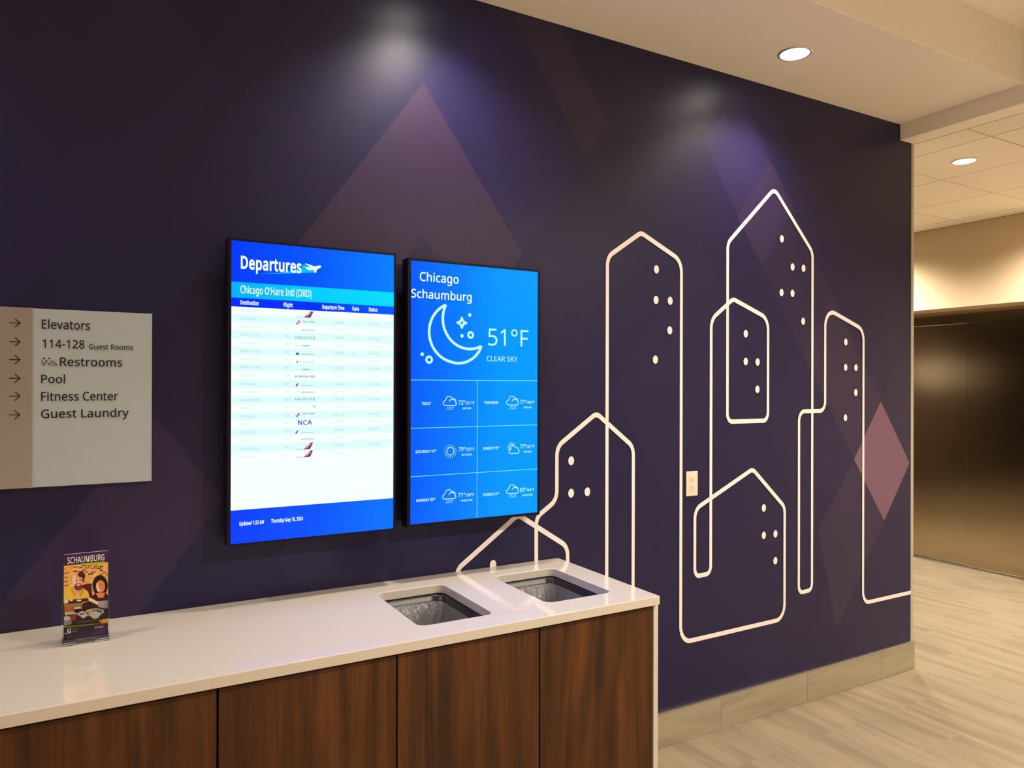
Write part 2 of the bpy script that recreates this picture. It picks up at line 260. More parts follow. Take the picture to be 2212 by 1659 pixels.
def letter(ch, bold):
    """one filled flat letter; bold thickens its strokes (eased back where the outline would cross itself)"""
    k = (ch, bold)
    if k in _G:
        return _G[k]
    conts = ALPHA[ch][1]
    area = per = 0.0
    for q in conts:
        P = list(zip(q[::2], q[1::2]))
        area += sum(a[0] * b[1] - b[0] * a[1] for a, b in zip(P, P[1:] + P[:1])) / 2
        per += sum(math.hypot(b[0] - a[0], b[1] - a[1]) for a, b in zip(P, P[1:] + P[:1]))
    area = abs(area)
    for f in (1, 0.94, 1.06, 0.85, 0.72, 0.55, 0.35, 0.0):
        c = bpy.data.curves.new('lettering', 'CURVE')
        c.dimensions = '2D'
        c.fill_mode = 'BOTH'
        c.offset = bold * f
        for q in conts:
            sp = c.splines.new('POLY')
            n = len(q) // 2
            sp.points.add(n - 1)
            for i in range(n):
                sp.points[i].co = (q[2 * i], q[2 * i + 1], 0, 1)
            sp.use_cyclic_u = True
        o = bpy.data.objects.new('lettering', c)
        me = bpy.data.meshes.new_from_object(o)
        vs = [(v.co.x, v.co.y) for v in me.vertices]
        fs, got = [], 0.0
        for p in me.polygons:
            t = list(p.vertices)
            a = sum(vs[t[i - 1]][0] * vs[t[i]][1] - vs[t[i]][0] * vs[t[i - 1]][1] for i in range(len(t)))
            got += abs(a) / 2
            fs.append(tuple(t if a > 0 else t[::-1]))
        bpy.data.meshes.remove(me)
        bpy.data.objects.remove(o)
        bpy.data.curves.remove(c)
        want = area + per * bold * f
        if abs(got - want) < 0.10 * want:
            break
    _G[k] = (vs, fs)
    return _G[k]


def glyphs(s, bold):
    """a string of letters as one flat mesh, with its left and right ends"""
    x, V, F = 0.0, [], []
    for ch in s:
        if ch == ' ':
            x += 0.209
            continue
        vs, fs = letter(ch, bold)
        o = len(V)
        V += [(a + x, b) for a, b in vs]
        F += [tuple(i + o for i in f) for f in fs]
        x += ALPHA[ch][0] + bold * 1.2
    return V, F, min(v[0] for v in V), max(v[0] for v in V)


def empty(name, loc):
    o = bpy.data.objects.new(name, None)
    o.location = loc
    o.empty_display_size = 0.05
    COL.objects.link(o)
    return o


def tag(o, label, cat, group=None):
    o['label'] = label
    o['category'] = cat
    if group:
        o['group'] = group
    return o


def struct(o, label=None):
    o['kind'] = 'structure'
    if label:
        o['label'] = label
    return o


def fillet(pts, r, closed=False, n=7, zs=1.0):
    """round the corners of a polyline; r a number or one per corner"""
    P = [Vector((p[0], p[1] / zs)) for p in pts]
    out = []
    N = len(P)
    for i in range(N):
        if not closed and i in (0, N - 1):
            out.append(P[i])
            continue
        a, p, b = P[i - 1], P[i], P[(i + 1) % N]
        ri = r[i] if isinstance(r, (list, tuple)) else r
        d1, d2 = (a - p), (b - p)
        ang = d1.angle(d2)
        t = ri / math.tan(ang / 2)
        t = min(t, d1.length * 0.48, d2.length * 0.48)
        q1, q2 = p + d1.normalized() * t, p + d2.normalized() * t
        for k in range(n + 1):
            u = k / n
            rr = t * math.tan(ang / 2)
            bis = (d1.normalized() + d2.normalized()).normalized()
            c = p + bis * (rr / math.sin(ang / 2))
            s1, s2 = q1 - c, q2 - c
            v = s1.lerp(s2, u)
            # even sweep of the arc
            th = math.atan2(s1.x * s2.y - s1.y * s2.x, s1.dot(s2)) * u
            v = Vector((s1.x * math.cos(th) - s1.y * math.sin(th), s1.x * math.sin(th) + s1.y * math.cos(th)))
            out.append(c + v)
    return [(q.x, q.y * zs) for q in out]


def rrect(x0, x1, y0, y1, r, n=6):
    out = []
    for cx, cy, a in ((x1 - r, y1 - r, 0), (x0 + r, y1 - r, 90), (x0 + r, y0 + r, 180), (x1 - r, y0 + r, 270)):
        for k in range(n + 1):
            t = math.radians(a + 90 * k / n)
            out.append((cx + r * math.cos(t), cy + r * math.sin(t)))
    return out


# ------------------------------------------------------------------ materials
def wallcover(name, col):
    """printed vinyl wallcovering: fine horizontal weave, satin sheen"""
    m = mat(name, col, rough=0.40, spec=0.46)
    nt, p, N, L = nodes(m)
    tc = N('ShaderNodeTexCoord')
    mp = N('ShaderNodeMapping')
    mp.inputs['Scale'].default_value = (60, 60, 420)
    ns = N('ShaderNodeTexNoise')
    ns.inputs['Scale'].default_value = 1.0
    ns.inputs['Detail'].default_value = 3
    bp = N('ShaderNodeBump')
    bp.inputs['Strength'].default_value = 0.12
    bp.inputs['Distance'].default_value = 0.002
    L(tc.outputs['Object'], mp.inputs[0])
    L(mp.outputs[0], ns.inputs[0])
    L(ns.outputs[0], bp.inputs['Height'])
    L(bp.outputs[0], p.inputs['Normal'])
    return m


# printed diamonds: corner points (x, z) on the wall and the ink of each, later ones over earlier ones
INKS = dict(mauve=lin(55, 42, 76), dusk=lin(36, 30, 74), plum=lin(50, 39, 74), violet=lin(40, 33, 78),
            rose=lin(122, 88, 112), slate=lin(40, 33, 70), night=lin(34, 29, 77), grape=lin(50, 38, 78))
DIAMONDS = [
    ([(-0.9, 2.25), (0.008, 3.11), (0.377, 2.60), (-0.45, 1.55)], 'night'),
    ([(1.066, 2.751), (1.42, 3.20), (1.803, 2.587), (1.494, 2.152)], 'night'),
    ([(1.066, 2.751), (1.494, 2.152), (1.16, 1.68), (0.45, 1.89)], 'mauve'),
    ([(1.064, 2.181), (1.20, 1.99), (1.064, 1.80), (0.93, 1.99)], 'slate'),
    ([(1.353, 3.23), (1.803, 2.587), (1.924, 2.757), (1.590, 3.23)], 'plum'),
    ([(2.48, 2.77), (2.70, 3.06), (2.924, 2.75), (2.70, 2.44)], 'violet'),
    ([(2.924, 2.75), (2.697, 2.44), (2.863, 2.224), (3.098, 2.52)], 'grape'),
    ([(2.863, 2.224), (3.098, 2.52), (3.399, 2.10), (3.167, 1.791)], 'slate'),
    ([(3.816, 1.543), (4.3, 2.20), (4.3, 0.93)], 'slate'),
    ([(3.582, 1.229), (3.847, 0.872), (3.438, 0.33), (3.292, 0.866)], 'plum'),
    ([(3.399, 2.10), (3.816, 1.543), (3.582, 1.229), (3.167, 1.791)], 'plum'),
    ([(3.814, 1.540), (4.083, 1.184), (3.847, 0.872), (3.582, 1.229)], 'rose'),
    ([(0.171, 1.526), (0.367, 1.251), (-0.03, 0.70), (-0.42, 0.74)], 'grape'),
    ([(0.497, 1.101), (0.66, 1.30), (0.86, 1.10), (0.60, 0.93)], 'dusk'),
    ([(2.72, 0.30), (2.88, 0.50), (3.04, 0.30), (2.88, 0.10)], 'dusk'),
    ([(1.95, 1.60), (2.45, 2.30), (2.75, 1.85), (2.25, 1.15)], 'dusk'),
]


def mural_mat():
    m = wallcover('purple_wallcovering', lin(31, 26, 70))
    nt, p, N, L = nodes(m)
    tc = N('ShaderNodeTexCoord')
    col = None
    for pts, ink in DIAMONDS:
        a = sum(u[0] * v[1] - v[0] * u[1] for u, v in zip(pts, pts[1:] + pts[:1]))
        q = pts if a > 0 else pts[::-1]
        acc = None
        for u, v in zip(q, q[1:] + q[:1]):
            d = Vector((v[0] - u[0], v[1] - u[1])).normalized()
            n = (-d.y, d.x)                                   # inward
            dot = N('ShaderNodeVectorMath')
            dot.operation = 'DOT_PRODUCT'
            dot.inputs[1].default_value = (n[0], 0, n[1])
            L(tc.outputs['Object'], dot.inputs[0])
            gt = N('ShaderNodeMapRange')
            off = n[0] * u[0] + n[1] * u[1]
            gt.inputs['From Min'].default_value = off - 0.0012
            gt.inputs['From Max'].default_value = off + 0.0012
            L(dot.outputs['Value'], gt.inputs[0])
            if acc is None:
                acc = gt.outputs[0]
            else:
                mu = N('ShaderNodeMath')
                mu.operation = 'MULTIPLY'
                L(acc, mu.inputs[0])
                L(gt.outputs[0], mu.inputs[1])
                acc = mu.outputs[0]
        mx = N('ShaderNodeMix')
        mx.data_type = 'RGBA'
        L(acc, mx.inputs[0])
        if col is None:
            mx.inputs[6].default_value = lin(31, 26, 70)
        else:
            L(col, mx.inputs[6])
        mx.inputs[7].default_value = INKS[ink]
        col = mx.outputs[2]
    L(col, p.inputs['Base Color'])
    return m


M_PURPLE = mural_mat()
M_LINE = mat('cream_line_print', lin(255, 246, 242), rough=0.5, spec=0.3)
M_CEIL = mat('ceiling_paint', lin(250, 242, 232), rough=0.9, spec=0.1)
M_BEIGE = mat('beige_wall_paint', lin(214, 195, 165), rough=0.85, spec=0.15)
M_GREYW = mat('greige_wall_paint', lin(118, 108, 98), rough=0.85, spec=0.15)
M_REARW = mat('dark_corridor_paint', lin(112, 97, 82), rough=0.8, spec=0.2)
M_BLACK = mat('black_plastic', (0.006, 0.006, 0.010), rough=0.4, spec=0.25)
M_DARK = mat('dark_gap', (0.01, 0.01, 0.01), rough=0.9)
M_STEEL = mat('brushed_trim_metal', (0.62, 0.60, 0.56), rough=0.35, metal=1.0)
M_GUARD = mat('corner_guard_plastic', lin(190, 182, 168), rough=0.4)
M_WHITEP = mat('white_plastic', lin(240, 230, 212), rough=0.4)


def wood_mat():
    m = mat('walnut_veneer', (0.1, 0.05, 0.02), rough=0.42, spec=0.35)
    nt, p, N, L = nodes(m)
    tc = N('ShaderNodeTexCoord')
    info = N('ShaderNodeObjectInfo')
    add = N('ShaderNodeVectorMath')
    add.operation = 'ADD'
    sc = N('ShaderNodeVectorMath')
    sc.operation = 'SCALE'
    sc.inputs['Scale'].default_value = 11.0
    cmb = N('ShaderNodeCombineXYZ')
    L(info.outputs['Random'], cmb.inputs[0])
    L(info.outputs['Random'], cmb.inputs[2])
    L(cmb.outputs[0], sc.inputs[0])
    L(tc.outputs['Object'], add.inputs[0])
    L(sc.outputs[0], add.inputs[1])
    # broad cathedral bands
    mp = N('ShaderNodeMapping')
    mp.inputs['Scale'].default_value = (4.4, 1, 0.42)
    L(add.outputs[0], mp.inputs[0])
    n1 = N('ShaderNodeTexNoise')
    n1.inputs['Scale'].default_value = 1.6
    n1.inputs['Detail'].default_value = 2.0
    n1.inputs['Distortion'].default_value = 2.2
    L(mp.outputs[0], n1.inputs[0])
    # fine pores
    mp2 = N('ShaderNodeMapping')
    mp2.inputs['Scale'].default_value = (90, 1, 2.2)
    L(add.outputs[0], mp2.inputs[0])
    n2 = N('ShaderNodeTexNoise')
    n2.inputs['Scale'].default_value = 1.5
    n2.inputs['Detail'].default_value = 6
    L(mp2.outputs[0], n2.inputs[0])
    mx = N('ShaderNodeMix')
    mx.data_type = 'FLOAT'
    mx.inputs[0].default_value = 0.30
    L(n1.outputs[0], mx.inputs[2])
    L(n2.outputs[0], mx.inputs[3])
    cr = N('ShaderNodeValToRGB')
    e = cr.color_ramp.elements
    e[0].position, e[0].color = 0.32, lin(51, 29, 11)
    e[1].position, e[1].color = 0.72, lin(117, 69, 31)
    x = e.new(0.5)
    x.color = lin(83, 47, 19)
    L(mx.outputs[0], cr.inputs[0])
    L(cr.outputs[0], p.inputs['Base Color'])
    return m


M_WOOD = wood_mat()


def quartz_mat():
    m = mat('white_quartz', lin(236, 228, 216), rough=0.16, spec=0.5, coat=0.7)
    m.node_tree.nodes['Principled BSDF'].inputs['Coat Roughness'].default_value = 0.035
    nt, p, N, L = nodes(m)
    tc = N('ShaderNodeTexCoord')
    ns = N('ShaderNodeTexNoise')
    ns.inputs['Scale'].default_value = 260
    ns.inputs['Detail'].default_value = 3
    cr = N('ShaderNodeValToRGB')
    cr.color_ramp.elements[0].position, cr.color_ramp.elements[0].color = 0.3, lin(224, 217, 207)
    cr.color_ramp.elements[1].position, cr.color_ramp.elements[1].color = 0.6, lin(227, 220, 210)
    L(tc.outputs['Object'], ns.inputs[0])
    L(ns.outputs[0], cr.inputs[0])
    L(cr.outputs[0], p.inputs['Base Color'])
    return m


M_QUARTZ = quartz_mat()


def floor_mat(name, c0, c1, c2, joint, rough=0.3, baseboard=False):
    """porcelain planks .305 x .61 running along y, linear stone veining, thin joints"""
    m = mat(name, (0.5, 0.45, 0.4), rough=rough, spec=0.4)
    nt, p, N, L = nodes(m)
    tc = N('ShaderNodeTexCoord')
    sep = N('ShaderNodeSeparateXYZ')
    L(tc.outputs['Object'], sep.inputs[0])
    cmb = N('ShaderNodeCombineXYZ')
    if baseboard:
        L(sep.outputs[0], cmb.inputs[0])
        L(sep.outputs[2], cmb.inputs[1])
    else:
        L(sep.outputs[1], cmb.inputs[0])
        L(sep.outputs[0], cmb.inputs[1])
    mp = N('ShaderNodeMapping')
    mp.inputs['Location'].default_value = (-2.28 + 0.609 * 5, 0.1, 0) if baseboard else (3.05 + 0.29, -2.615 + 0.302 * 20, 0)
    L(cmb.outputs[0], mp.inputs[0])
    br = N('ShaderNodeTexBrick')
    br.inputs['Scale'].default_value = 1.0
    br.inputs['Brick Width'].default_value = 0.609 if baseboard else 0.61
    br.inputs['Row Height'].default_value = 1.0 if baseboard else 0.302
    br.inputs['Mortar Size'].default_value = 0.0012
    br.inputs['Mortar Smooth'].default_value = 0.1
    br.inputs['Color1'].default_value = (0, 0, 0, 1)
    br.inputs['Color2'].default_value = (1, 1, 1, 1)
    br.inputs['Bias'].default_value = 0.0
    br.offset = 0.5
    L(mp.outputs[0], br.inputs[0])
    # per tile shift of the vein pattern
    sh = N('ShaderNodeVectorMath')
    sh.operation = 'MULTIPLY_ADD'
    sh.inputs[1].default_value = (7.3, 3.1, 5.7)
    L(br.outputs['Color'], sh.inputs[0])
    L(mp.outputs[0], sh.inputs[2])
    mp2 = N('ShaderNodeMapping')
    mp2.inputs['Scale'].default_value = (1.1, 9.0, 1)
    mp2.inputs['Rotation'].default_value = (0, 0, math.radians(6))
    L(sh.outputs[0], mp2.inputs[0])
    n1 = N('ShaderNodeTexNoise')
    n1.inputs['Scale'].default_value = 1.6
    n1.inputs['Detail'].default_value = 4
    n1.inputs['Distortion'].default_value = 0.5
    L(mp2.outputs[0], n1.inputs[0])
    cr = N('ShaderNodeValToRGB')
    e = cr.color_ramp.elements
    e[0].position, e[0].color = 0.34, c0
    e[1].position, e[1].color = 0.62, c2
    x = e.new(0.47)
    x.color = c1
    L(n1.outputs[0], cr.inputs[0])
    mx = N('ShaderNodeMix')
    mx.data_type = 'RGBA'
    L(br.outputs['Fac'], mx.inputs[0])
    L(cr.outputs[0], mx.inputs[6])
    mx.inputs[7].default_value = joint
    L(mx.outputs[2], p.inputs['Base Color'])
    return m


M_FLOOR = floor_mat('stone_plank_tile', lin(132, 120, 100), lin(142, 130, 109), lin(151, 138, 116), lin(150, 138, 122), rough=0.28)
M_BASE = floor_mat('stone_base_tile', lin(160, 150, 128), lin(170, 160, 136), lin(178, 168, 144), lin(120, 106, 84), rough=0.4, baseboard=True)


def steel_mat(name, col, rough, sx=(2, 2, 220)):
    m = mat(name, col, rough=rough, metal=1.0)
    nt, p, N, L = nodes(m)
    tc = N('ShaderNodeTexCoord')
    mp = N('ShaderNodeMapping')
    mp.inputs['Scale'].default_value = sx
    ns = N('ShaderNodeTexNoise')
    ns.inputs['Scale'].default_value = 3
    ns.inputs['Detail'].default_value = 4
    mr = N('ShaderNodeMapRange')
    mr.inputs['To Min'].default_value = rough - 0.05
    mr.inputs['To Max'].default_value = rough + 0.07
    bp = N('ShaderNodeBump')
    bp.inputs['Strength'].default_value = 0.06
    bp.inputs['Distance'].default_value = 0.001
    L(tc.outputs['Object'], mp.inputs[0])
    L(mp.outputs[0], ns.inputs[0])
    L(ns.outputs[0], mr.inputs[0])
    L(mr.outputs[0], p.inputs['Roughness'])
    L(ns.outputs[0], bp.inputs['Height'])
    L(bp.outputs[0], p.inputs['Normal'])
    return m


M_DOOR = steel_mat('brushed_elevator_steel', (0.50, 0.41, 0.29), 0.13, (2, 260, 2))
M_SIGNM = steel_mat('brushed_rose_metal', (0.55, 0.53, 0.53), 0.42)
M_SIGNW = mat('frosted_white_sign_panel', lin(180, 192, 200), rough=0.35)
M_INK = mat('navy_lettering', lin(22, 20, 40), rough=0.5)
M_INKS = mat('grey_symbol_ink', lin(40, 38, 44), rough=0.5)

# ------------------------------------------------------------------ setting
ZC, ZR, ZB = 3.115, 3.38, 3.023       # soffit, raised ceiling, beam underside / tile ceiling
XE = 4.104                            # right end of the mural wall
YS = -0.643                           # front edge of the soffit
X0, YF, YR = -2.6, -6.0, 4.3          # unseen limits of the room

mb = MB()
mb.box(X0, XE, 0, 0.2, 0, ZC, M_PURPLE)
wall = struct(mb.build('wall_back'), 'dark purple feature wall with faint diamond pattern')

# one continuous line draws the skyline
LW, ZS, YL = 0.0168, 1.25, -0.0022
sk = MB()


def line(pts, r, y=YL):
    # laid on in order, each later stretch crossing over the earlier ones
    sk.stroke(fillet(pts, r, zs=ZS), LW, y, M_LINE, zs=ZS, rise=0.0006)


line([(1.206, 0.80), (1.208, 0.921), (1.477, 1.107), (1.716, 0.955), (1.716, 0.80)], [0, 0.04, 0.035, 0.05, 0], YL + 0.0014)
line([(1.563, 0.80), (1.562, 1.089), (1.661, 1.153), (1.661, 1.372), (1.861, 1.506), (2.061, 1.356), (2.061, 0.16)],
     [0, .04, .05, .05, .035, .05, 0], YL + 0.0007)
line([(1.917, 0.16), (1.917, 2.177), (2.101, 2.300), (2.338, 2.196), (2.338, 0.448), (3.031, 0.452), (3.031, 1.015),
      (2.802, 1.218), (2.424, 1.052), (2.424, 0.740), (2.524, 0.744), (2.524, 1.937), (2.667, 2.041), (2.908, 1.959),
      (2.908, 1.453), (2.630, 1.453), (2.630, 2.307), (2.951, 2.609), (3.238, 2.318), (3.238, 0.570), (3.137, 0.566),
      (3.137, 1.495), (3.339, 1.495), (3.339, 2.036), (3.657, 1.933), (3.657, 0.439), (4.098, 0.439)],
     [0, .05, .04, .06, .06, .06, .045, .04, .05, .028, .028, .06, .035, .06, .032, .032, .05, .04, .05, .028, .028, .04, .04,
      .06, .06, .05, 0])
for dx, dz in [(2.189, 2.145), (2.187, 2.008), (2.27, 2.009), (2.268, 1.875), (2.184, 1.741), (3.005, 2.364), (3.085, 2.229),
               (3.168, 2.229), (3.004, 2.094), (3.085, 2.095), (3.166, 1.957), (2.752, 1.878), (2.752, 1.743), (2.834, 1.742),
               (2.833, 1.608), (3.506, 1.861), (3.505, 1.725), (3.592, 1.725), (3.591, 1.59), (3.504, 1.455), (2.88, 1.022),
               (2.88, 0.887), (2.963, 0.886), (2.963, 0.752), (1.731, 1.311), (1.731, 1.176), (1.814, 1.176), (1.363, 0.922)]:
    sk.ell(dx, dz, 0.0145, 0.0185, YL - 0.0010, M_LINE, 24)
so = sk.build('skyline_drawing', wall)
so['label'] = 'cream line drawing of city towers with dot windows'

# corner guard at the wall's free end
mb = MB()
mb.box(XE - 0.012, XE + 0.012, -0.003, 0.21, 0.16, ZB, M_GUARD)
struct(mb.build('trim_1', bevel=0.002), 'pale corner guard on the end of the purple wall')
mb = MB()
mb.box(X0, XE + 0.012, -0.012, 0.0, 0, 0.154, M_BASE)
mb.box(XE, XE + 0.012, 0.0, 0.212, 0, 0.154, M_BASE)
struct(mb.build('baseboard_back', bevel=0.001), 'beige stone tile baseboard under the purple wall')
mb = MB()
mb.box(X0, XE + 0.014, -0.014, 0.0, 0.154, 0.160, M_STEEL)
struct(mb.build('trim_2'), 'thin metal strip on top of the tile baseboard')

# floor
mb = MB()
mb.box(X0, 7.2, YF, YR, -0.05, 0, M_FLOOR)
struct(mb.build('floor'), 'pale stone plank tile floor')

# ceilings
mb = MB()
mb.box(X0, 3.985, YS, 0.2, ZC, ZR + 0.12, M_CEIL)
struct(mb.build('ceiling_soffit', bevel=0.004), 'low painted soffit over the counter')
mb = MB()
mb.box(X0, 3.985, YF, YS, ZR, ZR + 0.12, M_CEIL)
struct(mb.build('ceiling_raised'), 'raised painted ceiling beyond the soffit')
mb = MB()
mb.box(3.985, 4.118, YF, 0.0, ZB, ZR + 0.12, M_CEIL)
struct(mb.build('trim_3', bevel=0.003), 'dropped ceiling beam at the end of the soffit')
# suspended tiles: separate lay-in panels over a dark void
M_TILE = mat('ceiling_tile', lin(240, 231, 218), rough=0.95, spec=0.05)
mb = MB()
PX, PY, TX, TY = 0.643, 0.644, 4.358, -0.295
for i in range(-7, 6):
    for j in range(-9, 8):
        x0, x1 = TX + i * PX, TX + (i + 1) * PX
        y0, y1 = TY + j * PY, TY + (j + 1) * PY
        if i < 0:
            if y0 < -0.1 and i < -1:
                continue
            if i == -1:
                x0 = 4.122 if y1 < 0.4 else x0
        if y1 <= 0.3 and x1 < 4.2:
            continue
        if i < -1 and y0 < 0.21:
            y0 = 0.21
        x1 = min(x1, 6.5)
        y0, y1 = max(y0, YF), min(y1, YR)
        if x1 - x0 < 0.02 or y1 - y0 < 0.02:
            continue
        g = 0.0045
        mb.box(x0 + g, x1 - g, y0 + g, y1 - g, ZB, ZB + 0.02, M_TILE)
mb.box(4.118, 6.9, YF, YR, ZB + 0.02, ZB + 0.06, M_DARK)
mb.box(X0, 4.118, 0.2, YR, ZB + 0.02, ZB + 0.06, M_DARK)
struct(mb.build('ceiling_lobby', bevel=0.002), 'suspended tile ceiling in the elevator lobby')

# other walls of the place
mb = MB()
XW, OY0, OY1, OZ = 6.5, 0.45, 2.05, 2.31
mb.box(XW, 7.2, YF, OY0, 0, ZB, M_BEIGE)
mb.box(XW, 7.2, OY1, YR, 0, ZB, M_BEIGE)
mb.box(XW, 7.2, OY0, OY1, OZ, ZB, M_BEIGE)
struct(mb.build('wall_right'), 'beige wall over the elevator')
mb = MB()
mb.box(X0 - 0.1, X0, YF, YR, 0, ZR + 0.12, M_BEIGE)
struct(mb.build('wall_left'))
mb = MB()
mb.box(X0, 7.2, YF - 0.1, YF, 0, ZR + 0.12, M_GREYW)
struct(mb.build('wall_front'))
mb = MB()
mb.box(X0, 7.2, YR, YR + 0.1, 0, ZR, M_REARW)
struct(mb.build('wall_rear'))

mb = MB()
mb.box(0.2, 2.7, YR - 0.02, YR, 1.62, 2.02, M_CEIL)  # unseen panel, added to reflect as a bright band in the doors
struct(mb.build('added_panel', bevel=0.003), 'added pale panel in the unseen corridor, for the bright band mirrored in the elevator doors')

# elevator doorway
d = struct(empty('door_1', (6.86, 1.18, 0)), 'brushed bronze steel elevator doors at the end of the lobby')
mb = MB()
mb.box(6.86, 6.89, 1.165, 2.03, 0.007, 2.20, M_DOOR)
p = mb.build('door_panel', d, bevel=0.003)
mb = MB()
mb.box(6.835, 6.857, 0.45, 1.180, 0.007, 2.205, M_DOOR)
mb.build('door_panel', d, bevel=0.003)
mb = MB()
mb.box(6.80, 6.92, OY0, OY1, 2.195, OZ + 0.02, M_DOOR)
mb.build('header_panel', d)
mb = MB()
mb.box(6.51, 6.92, OY1 - 0.03, OY1 + 0.005, 0, OZ, M_DOOR)
mb.box(6.51, 6.80, OY0 - 0.005, OY0 + 0.03, 0, OZ, M_DOOR)
mb.build('door_frame', d)
mb = MB()
mb.box(6.78, 7.0, OY0, OY1, -0.004, 0.002, M_STEEL)
mb.build('door_sill', d)
mb = MB()
mb.box(6.93, 6.96, OY0, OY1, 0, OZ, M_DARK)
mb.build('shaft_back', d)

# ------------------------------------------------------------------ downlights
M_LENS = mat('glowing_lens', (1, 1, 1), emit=(1.0, 0.93, 0.80), strength=14.0)
M_RING = mat('satin_trim_ring', (0.70, 0.64, 0.54), rough=0.35, metal=0.6)


def ring_mesh(x, y, z, parent, rad):
    n = 40
    mb = MB()
    prof = [(rad * 1.18, 0.0), (rad * 1.17, -0.004), (rad * 1.02, -0.006), (rad, -0.003), (rad * 0.97, 0.0)]
    vs, fs = [], []
    for k in range(n):
        t = 2 * math.pi * k / n
        for r, h in prof:
            vs.append((x + r * math.cos(t), y + r * math.sin(t), z + h))
    m = len(prof)
    for k in range(n):
        for i in range(m - 1):
            a, b = k * m + i, ((k + 1) % n) * m + i
            fs.append((a, a + 1, b + 1, b))
    mb.add(vs, fs, M_RING)
    return mb.build('trim_ring', parent, smooth=True)


def downlight(x, y, z, watts, label, rad=0.062, cone=128, blend=0.85):
    t = tag(empty('recessed_downlight', (x, y, z)), label, 'ceiling light', 'recessed downlights in the ceilings')
    ring_mesh(x, y, z, t, rad)
    mb = MB()
    n = 40
    mb.add([(x + rad * math.cos(2 * math.pi * k / n), y + rad * math.sin(2 * math.pi * k / n), z - 0.0015) for k in range(n)],
           [tuple(range(n))[::-1]], M_LENS)
    mb.build('lens', t)
    l = bpy.data.lights.new('lamp', 'SPOT')
    l.energy = watts
    l.color = LAMP_COL
    l.spot_size = math.radians(cone)
    l.spot_blend = blend
    l.shadow_soft_size = rad
    o = bpy.data.objects.new('lamp', l)
    o.location = (0, 0, -0.012)
    o.parent = t
    COL.objects.link(o)
    return t


downlight(2.726, -0.308, ZC, SOFFIT_W, 'round lit downlight in the low soffit above the skyline drawing')
downlight(1.08, -0.308, ZC, SOFFIT_W, 'downlight in the soffit above the departures display, washing the wall')
downlight(-1.0, -0.308, ZC, SOFFIT_W, 'downlight in the soffit above the directory sign')
downlight(4.69, 0.03, ZB, LOBBY_W, 'round lit downlight in the lobby tile ceiling beside the beam', cone=150)
downlight(5.966, 1.96, ZB, LOBBY_W * 2.5, 'downlight in the lobby tile ceiling just ahead of the elevator doors', cone=150)
downlight(5.966, 0.03, ZB, LOBBY_W * 1.6, 'downlight in the lobby tile ceiling ahead of the right elevator door', cone=150)
downlight(5.3, -2.5, ZB, LOBBY_W, 'downlight in the tile ceiling nearer the camera side of the lobby', cone=150)
downlight(2.4, 3.2, ZB, LOBBY_W, 'added downlight in the unseen corridor behind the purple wall', cone=150)  # added lamp, brightens the corridor that the elevator doors reflect
for lx, ly in ((2.5, -2.9), (3.6, -2.9), (0.4, -4.4), (2.8, -4.4)):  # unseen lamps added as fill, bouncing light to the ceilings and lighting the wall
    downlight(lx, ly, ZR, RAISED_W if ly > -4 else RAISED_W * 4.0, 'added fill downlight in the raised ceiling, unseen behind the camera position', rad=0.075, cone=152 if ly > -4 else 104, blend=0.5)

# ------------------------------------------------------------------ counter and cabinets
ZT, YC = 0.914, -0.629
H1 = (0.838, 1.087, -0.525, -0.134)
H2 = (1.292, 1.556, -0.512, -0.132)


def slab_with_holes(x0, x1, y0, y1, z0, z1, holes, m, name):
    b = bmesh.new()
    loops = [[(x0, y0), (x1, y0), (x1, y1), (x0, y1)]] + [rrect(*h, 0.030) for h in holes]
    rings = []
    for z in (z0, z1):
        es = []
        rr = []
        for lp in loops:
            vs = [b.verts.new((px, py, z)) for px, py in lp]
            rr.append(vs)
            for i in range(len(vs)):
                es.append(b.edges.new((vs[i - 1], vs[i])))
        bmesh.ops.triangle_fill(b, edges=es, use_beauty=True, use_dissolve=False)
        rings.append(rr)
    for lo, hi in zip(*rings):
        for i in range(len(lo)):
            b.faces.new((lo[i - 1], lo[i], hi[i], hi[i - 1]))
    bmesh.ops.recalc_face_normals(b, faces=b.faces)
    me = bpy.data.meshes.new(name)
    b.to_mesh(me)
    b.free()
    me.materials.append(m)
    o = bpy.data.objects.new(name, me)
    COL.objects.link(o)
    bv = o.modifiers.new('bevel', 'BEVEL')
    bv.width = 0.0025
    bv.segments = 2
    bv.limit_method = 'ANGLE'
    bv.angle_limit = math.radians(50)
    return o


tag(slab_with_holes(-0.69, 1.668, YC, -0.001, ZT - 0.030, ZT, [H1, H2], M_QUARTZ, 'countertop'),
    'long white quartz countertop with two rectangular waste openings', 'countertop')

YD = -0.609     # face of the doors
ZCAB = ZT - 0.030


